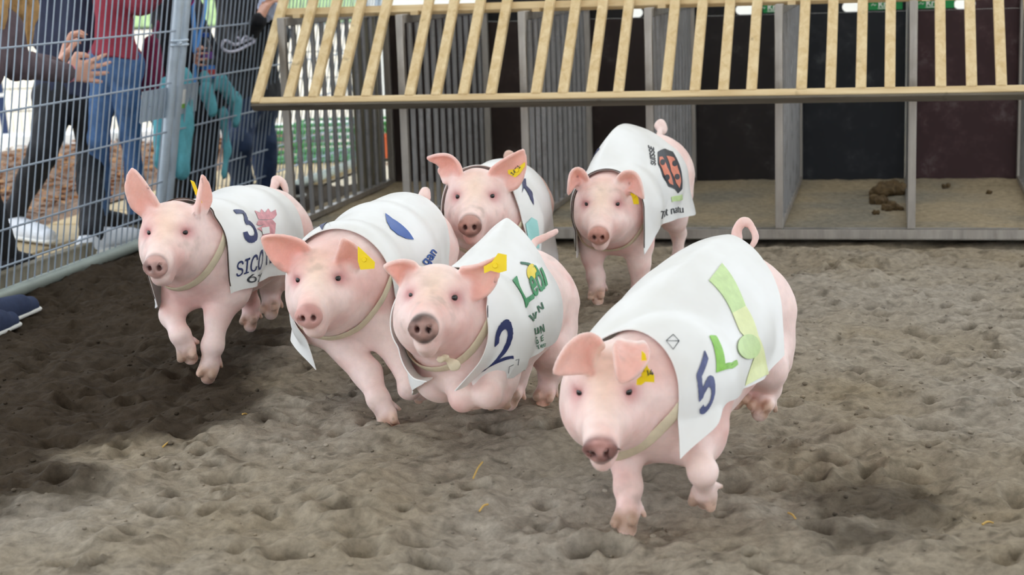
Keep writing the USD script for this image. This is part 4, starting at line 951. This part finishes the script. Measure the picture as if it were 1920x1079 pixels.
# 5
gF = make_bib(Fp, [(1285, 862, .37), (1343, 799, .30), (1346, 754, .24), (1400, 727, .10), (1444, 709, .0), (1462, 667, -.14)], [(.26, -.17, .33), (.1, -.22, .24), (-.1, -.22, .22), (-.34, -.165, .24)], xf=.25, xr=-.37, lift=(.0, .03, .01), seed=17, label='white vinyl bib numbered 5 with green shapes', blow=(0, .04), rad=(.105, .142, .14), zc=(.39, .39, .38))
px_print(Fp, gF, '5', M_fadednavy, (1313, 784), (1341, 746), (1303, 712), name='number')
px_print(Fp, gF, 'L', M_lime, (1342, 698), (1382, 683), (1330, 632), name='green_letter')
px_patch(Fp, gF, [(1329, 527), (1353, 495), (1397, 575), (1372, 588)], M_palelime, 'green_block')
px_patch(Fp, gF, [(1372, 588), (1397, 575), (1420, 630), (1443, 706), (1396, 724), (1414, 668), (1386, 622)], M_paleyel, 'pale_yellow_block')
px_patch(Fp, gF, circ(1402, 651, 21, 23), M_palelime, 'green_disc', .0014)
px_line(Fp, gF, [(1249, 640), (1262, 628), (1273, 640), (1262, 656), (1249, 640), (1273, 640)], M_ink)
M_edge_line = mat_plain('bib_edge_line', rgb('#4a3b33'), .7)  # dark brown line swept along the front edge of the bib
for P, g_ in ((A, gA), (E, gE)): obj('binding', sweep(g_.V[0, 4:-4]+g_.N[0, 4:-4]*.0008, .0019, 6), M_edge_line, g_.prim, smooth=60, label='dark line along the front edge of the bib')
# straps round the necks
for P, f_, t_ in ((A, .55, .25), (Bp, .24, .7), (Cp, .62, .15), (D, .5, .2), (E, .45, .3), (Fp, .26, .75)): P.strap = strap(P, f_, t_, r0=.26)
q_ = Cp.h_at(835, 672, .02); kn_ = Cp.strap
for dx_, dy_, r_ in ((-9, 3, .010), (15, 13, .017)):
    e_ = Cp.h_at(835+dx_, 672+dy_, .035); F_ = Field(np.minimum(q_, e_)-.06, np.maximum(q_, e_)+.06, .003); F_.cone(q_, e_, .005, r_, .006, sc=(.3, 1, .8)); obj('bow_end', F_.mesh(1), M_strap, kn_, smooth=True)
F_ = Field(q_-.05, q_+.05, .004); F_.ball(q_, .009, .01, sc=(.7, 1.2, 1)); obj('knot', F_.mesh(1), M_strap, kn_, smooth=True)
# ear tags
tg, c, n, _ = ear_tag(A, 1, 12, 12, xl=-.062, poly=[(357, 338), (364, 341), (377, 372), (379, 381), (372, 379)])
tg, c, n, _ = ear_tag(Bp, 1, 16, 20, xl=.03, poly=[(671, 462), (676, 466), (703, 492), (702, 504), (676, 506), (671, 490)])
tg, c, n, _ = ear_tag(Cp, 1, 16, 14, xl=-.02, poly=[(907, 500), (922, 492), (934, 475), (950, 478), (950, 508), (936, 512), (920, 508), (908, 513)])
tg, c, n, _ = ear_tag(D, 1, 20, 18, xl=-.045, poly=[(952, 319), (968, 317), (984, 304), (985, 311), (975, 326), (966, 333), (953, 326)])
tag_text(D, tg, c, n, '1451', .010, [(961, 330), (978, 312)], -.045)
tg, c, n, _ = ear_tag(E, 1, 14, 6, xl=-.03, poly=[(1180, 353), (1188, 352), (1190, 362), (1197, 372), (1198, 383), (1188, 383), (1185, 370), (1180, 360)])
tg, c, n, _ = ear_tag(Fp, 1, 14, 22, xl=.045, poly=[(1203, 658), (1210, 664), (1215, 690), (1227, 704), (1227, 717), (1210, 716), (1203, 722), (1193, 722), (1194, 712), (1203, 705)])
tag_text(Fp, tg, c, n, 'H4', .010, [(1207, 705), (1222, 703)], .045)
tg, c, n, _ = ear_tag(Fp, 0, 14, 6, xl=.03, poly=[(1058, 662), (1065, 659), (1064, 676), (1056, 692), (1049, 691), (1052, 675)])
# PART5
# ------------------------------------------------------------------ people behind the fence
def hand_prims(F, w, d, palm, s=1., side=1, curl=.35, spread=.16, fist=False, k=.006):
    """w: wrist, d: direction of the fingers, palm: the way the palm faces; side: which edge carries the thumb."""
    d = d/np.linalg.norm(d); palm = palm-d*(palm@d); palm = palm/np.linalg.norm(palm); ac = np.cross(d, palm)*side
    for i in range(4):
        o = (i-1.5)*.019*s; a = w+ac*o*.55+d*.012*s; b = w+ac*o+d*(.078-.004*abs(i-1.2))*s
        F.cone(a, b, .0135*s, .0105*s, .012*s)
        L = [.040, .046, .043, .033][i]*s; p = b; ang = curl*.5; dd0 = d+ac*(i-1.5)*spread
        for j in range(3):
            dd = dd0*math.cos(ang)+palm*math.sin(ang); dd /= np.linalg.norm(dd); l = L*[1, .65, .5][j]; q = p+dd*l
            F.cone(p, q, (.0092-.0012*j)*s, (.0084-.0012*j)*s, .004*s); p = q; ang += curl*(1.6 if fist else 1.)
    t0 = w+ac*-.026*s+d*.02*s+palm*.006*s; t1 = t0-ac*.026*s+d*.028*s+palm*.012*s; t2 = t1+d*.030*s+palm*.010*s+ac*.004*s; t3 = t2+d*.022*s+palm*.006*s+ac*.008*s
    for a, b, r0, r1_ in ((t0, t1, .014, .0115), (t1, t2, .0112, .0098), (t2, t3, .0096, .0078)): F.cone(a, b, r0*s, r1_*s, .006*s)
def make_person(label, J, top, legs_m, shoe_m, hair_m, sc=.92, hair='short', sleeve='long', skin='#d9a48c', face=None, hands=None, loc=None, shoe_name='shoe', shirt_r=1., girth=1.):
    J = {k: np.asarray(v, float) for k, v in J.items()}
    loc = np.array([(J['anL'][0]+J['anR'][0])/2, (J['anL'][1]+J['anR'][1])/2, 0]); t = thing('person', label, 'person', loc)
    J = {k: v-loc for k, v in J.items()}
    P_ = np.array(list(J.values())); lo, hi = P_.min(0)-.24, P_.max(0)+.26; lo[2] = max(lo[2], -.02)
    shd = J['shL']-J['shR']; shd /= np.linalg.norm(shd); up = J['neck']-J['pelvis']; up /= np.linalg.norm(up); fw_ = np.cross(shd, up); fw_ /= np.linalg.norm(fw_)
    if face is None: face = fw_
    face = np.asarray(face, float); face = face/np.linalg.norm(face)
    def torso(F, g, k=.05):
        hipL, hipR = J['hipL'], J['hipR']; c = (J['shL']+J['shR'])/2
        F.cone(hipL, hipR, (.105*sc+g)*girth, (.105*sc+g)*girth, k)
        m = J['pelvis']*.5+c*.5
        F.cone(J['pelvis']-shd*.05*girth, m-shd*.05*girth, (.10*sc+g)*girth, (.098*sc+g)*girth, k); F.cone(J['pelvis']+shd*.05*girth, m+shd*.05*girth, (.10*sc+g)*girth, (.098*sc+g)*girth, k)
        for s in (-1, 1): F.cone(m+shd*s*.05, c-up*.05*sc+shd*s*.075*sc*girth, (.098*sc+g)*girth, (.095*sc+g)*girth, k)
        F.cone(J['shL']-shd*.02, J['shR']+shd*.02, .062*sc+g, .062*sc+g, k)
    def arm(F, s, g, k=.03, stop=1.):
        a, b, c = J['sh'+s], J['el'+s], J['wr'+s]; F.cone(a, b, .050*sc+g, .040*sc+g, k); F.cone(b, b+(c-b)*stop, .040*sc+g, (.040-.013*stop)*sc+g, k)
    def leg(F, s, g, k=.03, r=(.082, .056, .040)):
        r = [q*girth for q in r]
        F.cone(J['hip'+s], J['kn'+s], r[0]*sc+g, r[1]*sc+g, k); F.cone(J['kn'+s], J['an'+s], r[1]*sc+g, r[2]*sc+g, k)
    F = Field(lo, hi, .0075)
    torso(F, -.012); arm(F, 'L', -.006); arm(F, 'R', -.006)
    for s in 'LR': leg(F, s, -.012); F.cone(J['an'+s], J['toe'+s], .036*sc, .026*sc, .02)
    nk = J['neck']; hd = J['head']; F.cone(nk, hd-up*.03, .052*sc, .048*sc, .03)
    hu = np.array([0, 0, 1.])-face*face[2]; hu /= np.linalg.norm(hu); hs = np.cross(hu, face)
    F.cone(hd+hu*.025*sc-face*.012*sc, hd-hu*.01*sc, .088*sc, .082*sc, .03); F.cone(hd+face*.02*sc-hu*.02*sc, hd+face*.05*sc-hu*.088*sc, .066*sc, .032*sc, .04)
    F.cone(hd+face*.088*sc+hu*.006*sc, hd+face*.106*sc-hu*.030*sc, .009*sc, .015*sc, .015)
    for s in (-1, 1):
        F.cone(hd+hs*s*.082*sc-hu*.0*sc, hd+hs*s*.088*sc-hu*.035*sc-face*.004, .016*sc, .010*sc, .008)
        F.ball(hd+hs*s*.034*sc+face*.092*sc+hu*.006*sc, .014*sc, .01, True)
    F.cone(hd+face*.086*sc-hu*.056*sc-hs*.02*sc, hd+face*.086*sc-hu*.056*sc+hs*.02*sc, .0085*sc, .0085*sc, .008)
    F.cone(hd+face*.096*sc-hu*.060*sc-hs*.022*sc, hd+face*.096*sc-hu*.060*sc+hs*.022*sc, .003*sc, .003*sc, .005, True)
    for s in 'LR':
        w = J['wr'+s]; d = w-J['el'+s]; d /= np.linalg.norm(d); h = (hands or {}).get(s, {})
        hand_prims(F, w, np.asarray(h.get('d', d), float), np.asarray(h.get('palm', np.cross(d, shd)+np.array([0, .01, 0])), float), sc*h.get('s', 1), h.get('side', 1 if s == 'L' else -1), h.get('curl', .4), fist=h.get('fist', False))
    m = biggest(F.mesh(1)); v = m.vertices; b = obj('body', m, M_person, t, smooth=True)
    col = np.tile(np.array(rgb(skin)), (len(v), 1)); lipd = np.linalg.norm((v-(hd+face*.094*sc-hu*.058*sc))*1., axis=1); w = np.clip(1.4-lipd/(.022*sc), 0, 1)[:, None]; col = col*(1-w)+np.array(rgb('#b0606a'))*w; set_tint(b, col)
    for s in (-1, 1):
        e = trimesh.creation.icosphere(2, .0125*sc); e.apply_translation(hd+hs*s*.034*sc+face*.080*sc+hu*.006*sc); obj('eye', e, M_eye, t, smooth=True)
    # clothes
    def cloth(fn, h, mat, name, wr=.012, freq=14, cut=None):
        G = Field(lo, hi, h); fn(G); mm = biggest(G.mesh(1)); vv = mm.vertices; nn = G.grad(vv); mm.vertices = vv+nn*((meshkit.fbm(vv*freq*np.array([1, 1, .45]), 3, len(label))-.5)[:, None]*wr*2); return obj(name, mm, mat, t, smooth=True)
    def f_top(G):
        torso(G, .014*shirt_r); st = 1. if sleeve == 'long' else .0
        for s in 'LR':
            if sleeve == 'long': arm(G, s, .011, stop=.97)
            else: a, b = J['sh'+s], J['el'+s]; G.cone(a, a+(b-a)*.6, .062*sc, .056*sc, .03)
        G.cone(nk-up*.03, nk+up*.005, .066*sc, .058*sc, .03)
        G.cone(J['hipL']-up*.19, J['hipR']-up*.19, .13*sc, .13*sc, .03, True); G.cone(J['pelvis']-up*.19, J['pelvis']-up*.3, .2, .2, .02, True)
    def f_leg(G):
        for s in 'LR': leg(G, s, .012, k=.02)
        G.cone(J['hipL'], J['hipR'], (.105*sc+.008)*girth, (.105*sc+.008)*girth, .05); G.cone(J['pelvis'], J['pelvis']+up*.09, .112*sc*girth, .106*sc*girth, .05)
    cloth(f_leg, .010, legs_m, 'trousers', .016, 12); cloth(f_top, .010, top, 'top', .014, 11)
    for s in 'LR':
        a, b = J['an'+s], J['toe'+s]; d = b-a; d[2] = 0; L = np.linalg.norm(d); d /= L; a0 = np.array([a[0], a[1], max(b[2], .03)])
        G = Field(np.minimum(a, b)-.12, np.maximum(a, b)+.12, .006)
        hl = a0-d*.035; G.cone(hl+[0, 0, .022], a+[0, 0, -.0], .036*sc, .042*sc, .03); G.cone(hl+[0, 0, .012], b+[0, 0, .006], .040*sc, .034*sc, .03); G.cone(a+[0, 0, .0], b-d*.05+[0, 0, .02], .038*sc, .03*sc, .03)
        zb = min(hl[2], b[2])-.026; G.cone(hl+[0, 0, -.09], b+[0, 0, -.088], .062, .062, .004, True)
        sh = obj(shoe_name, biggest(G.mesh(1)), shoe_m, t, smooth=True)
        G = Field(np.minimum(a, b)-.12, np.maximum(a, b)+.12, .005); G.cone(hl+[0, 0, -.014], b+[0, 0, -.014]+d*.004, .042*sc, .038*sc, .02, sc=(1, 1, .42)); obj('sole', biggest(G.mesh(1)), M_sole, sh, smooth=True, label='pale rubber sole')
    G = Field(hd-.3, hd+.2, .008)
    G.cone(hd+hu*.035*sc-face*.024*sc, hd+hu*.0*sc-face*.035*sc, .094*sc, .088*sc, .02)
    if hair == 'long':
        for s in (-1, 1): G.cone(hd+hs*s*.07*sc-face*.01, hd+hs*s*.085*sc-hu*.24*sc+face*.03, .035*sc, .03*sc, .03)
        G.cone(hd-face*.06*sc, hd-face*.07*sc-hu*.2*sc, .07*sc, .06*sc, .04)
    G.cone(hd+face*.075*sc-hu*.05*sc, hd+face*.09*sc-hu*.02*sc, .06*sc, .058*sc, .01, True)
    mm = biggest(G.mesh(1)); vv = mm.vertices; mm.vertices = vv+(meshkit.fbm(vv*np.array([60, 60, 8]), 3, 4)-.5)[:, None]*.012*G.grad(vv); obj('hair', mm, hair_m, t, smooth=True)
    return t, loc, J
M_sole = mat_plain('shoe_sole', rgb('#dcdcd8'), .6)
def fab(n, c, v=.18): return mat_plain('cloth_'+n, rgb(c), .85, var=v, scale=26., bump=.25, bscale=260.)
F_navy, F_black, F_red, F_jean, F_brown, F_dark, F_djean = fab('navy', '#252b42'), fab('black', '#1b1c21'), fab('red', '#8e2f40'), fab('denim', '#4a6a96', .3), fab('taupe', '#5b4c51'), fab('charcoal', '#202127'), fab('dark_denim', '#2b3c5a', .3)
F_shoe_b, F_shoe_w, F_shoe_n, F_shoe_k = fab('shoe_pale_blue', '#a9bfd8'), fab('shoe_white', '#dfe4ec', .06), fab('shoe_navy', '#2c3856'), fab('shoe_black', '#26262b')
F_teal, F_maroon = fab('teal', '#62aebb', .18), fab('maroon', '#7d2145', .2)
H_blond, H_brown, H_dark = fab('hair_blond', '#b08a58', .35), fab('hair_brown', '#5a4030', .35), fab('hair_dark', '#2c221d', .3)
def pt(u, v, x): return atx(u, v, x)
def off(q, *d): return np.asarray(q)+np.array(d)
# striding in navy jacket and black trousers
an1, an2 = onz(172, 440, .09), onz(20, 412, .09)
X = (an1[0]+an2[0])/2
pel = pt(140, 168, X); sh = pt(128, -25, X)
make_person('person in navy jacket and black trousers striding behind the fence in white shoes', dict(anR=an1, anL=an2, toeR=onz(262, 446, .035), toeL=onz(92, 446, .035), knR=pt(168, 290, X+.05), knL=pt(80, 290, X-.04), hipR=off(pel, .07, .02, -.03), hipL=off(pel, -.07, -.02, -.03), pelvis=pel,
    neck=off(sh, 0, 0, .05), head=off(sh, .02, .04, .22), shR=off(sh, .13, -.02, 0), shL=off(sh, -.13, .02, 0), elR=off(sh, .17, .02, -.24), elL=off(sh, -.17, .08, -.23), wrR=off(sh, .10, .2, -.34), wrL=off(sh, -.1, .24, -.32)), F_navy, F_black, F_shoe_w, H_brown, .9, skin='#d2a08a')
# red top, jeans
an1, an2 = onz(258, 408, .09), onz(236, 404, .09); an2 = an2+np.array([-.12, .0, 0]); X = an1[0]-.03
pel = pt(214, 105, X); sh = pt(212, -95, X)
make_person('person in red top and blue jeans standing behind the fence left of the double post', dict(anR=an1, anL=an2, toeR=off(an1, .06, .17, -.055), toeL=off(an2, .02, .18, -.055), knR=pt(246, 262, X+.02), knL=off(pt(226, 262, X), -.1, 0, 0), hipR=off(pel, .05, -.02, -.03), hipL=off(pel, -.05, .02, -.03), pelvis=pel,
    neck=off(sh, 0, 0, .05), head=off(sh, .05, .03, .22), shR=off(sh, .05, -.10, 0), shL=off(sh, -.05, .10, 0), elR=off(sh, .14, -.08, -.22), elL=off(sh, .06, .14, -.22), wrR=off(sh, .26, .0, -.12), wrL=off(sh, .24, .08, -.12)), F_red, F_jean, F_shoe_k, H_dark, .92, shirt_r=1.3, girth=.66)
# clapping
an1, an2 = onz(8, 478, .09), onz(-70, 455, .09); X = an1[0]+.08; wr = pt(126, 137, X+.05); wl = off(pt(140, 124, X), -.06, 0, 0)
pel = pt(-125, 190, X-.05); sh = pt(-28, 50, X-.04); el = pt(28, 122, X+.06)
hx = pt(22, -32, X-.02)
tp, lo_, J_ = make_person('person in taupe sleeves leaning in and clapping behind the fence, long fair hair, pink wristband', dict(anR=an1, anL=an2, toeR=onz(52, 494, .035), toeL=off(an2, .04, .17, -.055), knR=pt(-40, 345, X), knL=pt(-95, 335, X-.12), hipR=off(pel, .07, .0, -.03), hipL=off(pel, -.07, .03, -.03), pelvis=pel,
    neck=off(sh, -.03, .03, .07), head=hx, shR=off(sh, .08, .0, -.02), shL=off(sh, -.16, .04, .0), elR=el, elL=off(el, -.20, .05, .02), wrR=wr, wrL=wl), F_brown, F_black, F_shoe_k, H_blond, .98, hair='long', skin='#dba892', face=(.35, .8, -.35),
    hands={'R': dict(d=np.array([.50, .80, .02]), palm=np.array([-.8, .5, .2]), curl=.14, side=-1, s=1.2), 'L': dict(d=np.array([.15, .35, .9]), palm=np.array([.8, .4, 0]), curl=.5, side=1, fist=True, s=1.15)})
wv = J_['wrR']-J_['elR']; wv /= np.linalg.norm(wv); c0 = J_['wrR']-wv*.012
for L_, r_ in ((((46, -30), (54, 20), (50, 78)), (.045, .035, .018)), (((30, -25), (34, 25), (40, 62)), (.04, .03, .015)), (((-6, -20), (-10, 30), (-4, 75)), (.05, .04, .02))):
    Q_ = [pt(*q, X+.05)-lo_ for q in L_]; G = Field(np.min(Q_, 0)-.1, np.max(Q_, 0)+.1, .007)
    for i_ in range(2): G.cone(Q_[i_], Q_[i_+1], r_[i_], r_[i_+1], .02)
    mm = G.mesh(1); vv = mm.vertices; mm.vertices = vv+(meshkit.fbm(vv*np.array([70, 70, 8]), 3, 4)-.5)[:, None]*.014*G.grad(vv); obj('hair_lock', mm, H_blond, tp, smooth=True)
obj('wristband', rod(c0-wv*.016, c0+wv*.016, .038, 20), mat_plain('pink_band', rgb('#d87f93'), .5), tp, smooth=40, label='pink wristband')
# black jacket, bottle
an1, an2 = onz(384, 372, .09), onz(340, 376, .09); X = an1[0]; pel = pt(347, 180, X); sh = pt(333, 10, X-.02); hb = pt(388, 112, X+.16)
tp, lo_, J_ = make_person('person in black jacket with blue lanyard holding a bottle behind the double post', dict(anR=an1, anL=an2, toeR=off(an1, .12, .12, -.055), toeL=off(an2, .14, .08, -.055), knR=pt(381, 285, X+.03), knL=pt(338, 285, X+.03), hipR=off(pel, .05, .08, -.03), hipL=off(pel, -.05, -.08, -.03), pelvis=pel,
    neck=off(sh, .0, .02, .06), head=off(sh, .05, .04, .21), shR=off(sh, .03, -.14, 0), shL=off(sh, -.03, .15, 0), elR=off(sh, .02, -.19, -.24), elL=off(pt(404, 128, X+.04), 0, .03, 0), wrR=off(pel, -.14, -.10, .03), wrL=off(hb, -.05, .01, -.0)), F_dark, F_dark, F_shoe_k, H_brown, .93, face=(.8, -.3, -.4),
    hands={'L': dict(d=np.array([.3, -.9, .15]), palm=np.array([.9, .3, 0.]), curl=.75, side=-1)})
M_lan = mat_plain('lanyard_blue', rgb('#5c9be0'), .6); M_pink = mat_plain('magenta_collar', rgb('#c4218a'), .7)
for a_, b_, c_ in (((360, -8), (363, 45), (365, 98)), ((386, -8), (382, 30), (366, 100))):
    pts = bez([pt(*a_, X+.10), pt(*b_, X+.135), pt(*c_, X+.14)], 14)-lo_; m = sweep(pts, .009, 8); obj('lanyard', m, M_lan, tp, smooth=40, label='pale blue lanyard strap')
obj('lanyard_card', beam(pt(365, 120, X+.145)-lo_, pt(365, 158, X+.145)-lo_, .004, .035), M_lan, tp, label='blue card hanging from the lanyard')
G = Field(J_['neck']-.2, J_['neck']+.2, .008); q0 = pt(351, 4, X+.13)-lo_; q1 = pt(352, 42, X+.145)-lo_; G.cone(q0, q1, .035, .014, .02); G.cone(q0, J_['neck']+[0, 0, .03], .035, .05, .03); obj('collar', biggest(G.mesh(1)), M_pink, tp, smooth=True, label='magenta inner collar')
bt = thing('drink_bottle', 'clear drink bottle with blue and red label, held by the person in black jacket', 'bottle', hb-np.array([0, 0, .10]))
M_clear = usdkit.material(stage, LK+'bottle_plastic', {'t': ('transparent_bsdf', {'color': (.85, .9, .95)}), 'g': ('glossy_bsdf', {'color': (.9, .95, 1.), 'roughness': .08}), 'f': ('layer_weight', {'blend': .35}), 'x': ('mix_closure', {})}, [('f.fresnel', 'x.fac'), ('t.BSDF', 'x.closure1'), ('g.BSDF', 'x.closure2')], surface='x.closure')
obj('flask', lathe([(.001, 0), (.028, 0), (.031, .01), (.031, .12), (.029, .15), (.014, .185), (.0125, .205), (.001, .206)], 24), M_clear, bt, smooth=40)
obj('label_band', lathe([(.0318, .02), (.0322, .02), (.0322, .075), (.0318, .075)], 24), mat_plain('label_blue', rgb('#3f7fd0'), .4), bt, smooth=40)
obj('label_patch', lathe([(.0324, .035), (.0327, .035), (.0327, .058), (.0324, .058)], 24), mat_plain('label_red', rgb('#b9433f'), .4), bt, smooth=40)
obj('upper_label', lathe([(.0318, .105), (.0322, .105), (.0308, .135), (.0304, .135)], 24), mat_plain('label_violet', rgb('#6b3f8a'), .4), bt, smooth=40)
obj('cap', lathe([(.001, .198), (.0155, .198), (.0155, .216), (.001, .218)], 20), M_blue, bt, smooth=40)
# teal jacket hung at the waist
tj = thing('teal_jacket', 'teal jacket hanging from the waist of the person in black, sleeve looped', 'jacket', pt(350, 320, X+.12)); to = pt(350, 320, X+.12)
def hang(L, name, r, k=.03, flat=(.5, 1, 1)):
    q = [pt(*a, X+b)-to for a, b in L]; q = np.array(q); G = Field(q.min(0)-.2, q.max(0)+.2, .009)
    for i in range(len(q)-1): G.cone(q[i], q[i+1], r[i], r[i+1], k, sc=flat)
    m = biggest(G.mesh(1)); v = m.vertices; m.vertices = v+G.grad(v)*((meshkit.fbm(v*np.array([16, 16, 4]), 3, 6)-.5)[:, None]*.035); return obj(name, m, F_teal, tj, smooth=True)
hang([((312, 165), .12), ((306, 235), .11), ((300, 300), .12)], 'front_panel', (.05, .05, .05)); hang([((345, 150), .15), ((343, 240), .16), ((340, 312), .16)], 'back_panel', (.055, .06, .055))
hang([((385, 148), .16), ((418, 158), .17), ((440, 190), .17), ((441, 225), .17)], 'sleeve', (.04, .043, .04, .032)); hang([((386, 175), .17), ((396, 205), .18)], 'pocket_flap', (.05, .03)); hang([((418, 215), .15), ((425, 280), .15), ((420, 325), .15)], 'hanging_sleeve', (.035, .026, .03))
bg = thing('shoulder_bag', 'maroon shoulder bag behind the fence left of the double post', 'bag', pt(284, 160, X-.02)); bo = pt(284, 160, X-.02)
G = Field((-.22, -.22, -.1), (.22, .22, .35), .009); q0, q1 = pt(284, 92, X-.02)-bo, pt(284, 148, X-.02)-bo; G.cone(q0, q1, .06, .085, .04, sc=(.7, .6, 1)); obj('pouch', biggest(G.mesh(1)), F_maroon, bg, smooth=True)
obj('bag_strap', sweep(bez([q0+[0, .0, .03], pt(300, 40, X-.03)-bo, pt(325, 0, X-.06)-bo], 14), .011, 8), F_maroon, bg, smooth=40)
# dark top with white print
an1, an2 = onz(452, 352, .09), onz(500, 345, .09); X = (an1[0]+an2[0])/2; pel = pt(468, 178, X); sh = pt(462, -10, X)
tp, lo_, J_ = make_person('person in black printed top and dark jeans behind the fence beside the wooden gate', dict(anR=an1, anL=an2, toeR=off(an1, .13, .06, -.055), toeL=off(an2, .13, .08, -.055), knR=pt(446, 270, X+.04), knL=pt(494, 268, X+.04), hipR=off(pel, .0, -.09, -.03), hipL=off(pel, .0, .09, -.03), pelvis=pel,
    neck=off(sh, .0, .0, .06), head=off(sh, .06, .02, .2), shR=off(sh, .0, -.16, 0), shL=off(sh, .0, .16, 0), elR=off(sh, .04, -.21, -.24), elL=off(sh, .06, .24, -.2), wrR=pt(486, 38, X+.22), wrL=pt(512, 30, X+.2)), F_black, F_djean, F_shoe_k, H_dark, 1.0, face=(.8, -.3, -.5), shirt_r=1.5,
    hands={'R': dict(d=np.array([.2, .5, .75]), palm=np.array([.5, .8, .0]), curl=.6), 'L': dict(d=np.array([.2, -.5, .75]), palm=np.array([.5, -.8, 0]), curl=.6)})
def on_chest(u, v): return pt(u, v, X+.155)-lo_
M_prt = mat_plain('print_white', rgb('#cfcfe0'), .7)
obj('shirt_print', sweep(bez([on_chest(*q) for q in ((418, 78), (417, 90), (428, 97), (446, 94), (462, 86), (476, 78), (472, 72), (456, 78), (440, 84), (424, 76), (418, 78))], 44), .007, 6), M_prt, tp, label='white printed loop on the chest')
obj('shirt_print', sweep(bez([on_chest(*q) for q in ((446, 70), (452, 78), (460, 68), (468, 74))], 14), .006, 6), M_prt, tp)
sn = thing('snack_wrapper', 'pale crumpled snack wrapper in the hands of the person in black printed top', 'wrapper', pt(502, 14, X+.22))
wm = lump((0, 0, 0), .05, 5, 1.3); wm = wm.subdivide().subdivide(); wm.vertices = wm.vertices*(1+.5*(meshkit.fbm(wm.vertices*30, 3, 2)-.5)[:, None]); obj('foil', wm, M_lilac, sn, smooth=20)
obj('fold', cat([lump((.01, .02, .06), .03, 9, 1.2)]), M_white, sn)
# navy shoes at the left edge, inside the fence
M_lace = mat_plain('pink_lace', rgb('#d8b3c0'), .7)
def shoe(heel, toe, label, sc=1.):
    heel, toe = np.array(heel), np.array(toe); d = toe-heel; d[2] = 0; rz = math.atan2(d[1], d[0]); L = np.linalg.norm(d)
    gz = ground_z(toe[0], toe[1]); t = thing('shoe', label, 'shoe', (heel[0], heel[1], gz+.002), rz)
    G = Field((-.08, -.08, -.02), (L+.08, .08, .16), .0045)
    G.cone((.01, 0, .045), (.03, 0, .075), .036, .034, .03); G.cone((.01, 0, .03), (L-.035, 0, .024), .036, .032, .03); G.cone((.05, 0, .065), (L-.10, 0, .045), .032, .028, .03)
    G.cone((.0, 0, -.062), (L, 0, -.062), .07, .07, .004, True); G.cone((.012, 0, .07), (.040, 0, .14), .024, .030, .008, True); G.cone((.02, 0, .05), (.07, 0, .05), .022, .016, .01, True)
    up_ = obj('upper', biggest(G.mesh(1)), F_shoe_n, t, smooth=True)
    G = Field((-.08, -.08, -.03), (L+.08, .08, .06), .004); G.cone((.008, 0, .010), (L-.030, 0, .010), .042, .038, .01, sc=(1, 1, .32)); obj('sole', biggest(G.mesh(1)), M_sole, t, smooth=True, label='pale rubber sole')
    for k in range(5):
        x = .100+.021*k; q_ = (x-.085)/.022; z = .099-.0112*q_-.0012*q_*q_; obj('lace', sweep(bez([(x, -.022, z-.014), (x+.004, 0, z), (x+.010, .022, z-.013)], 10), .0032, 6), M_lace, t, smooth=40)
    obj('tongue', box(.05, .035, .006, (.078, 0, .098), .002), F_shoe_n, t)
h1, t1 = onz(-38, 630), onz(66, 586); shoe(h1, t1, 'navy shoe with pink laces and pale sole on the soil beside the fence pipe')
h2, t2 = onz(-78, 656), onz(28, 610); shoe(h2, t2, 'second navy shoe at the left edge, nearer the viewer than the laced one')
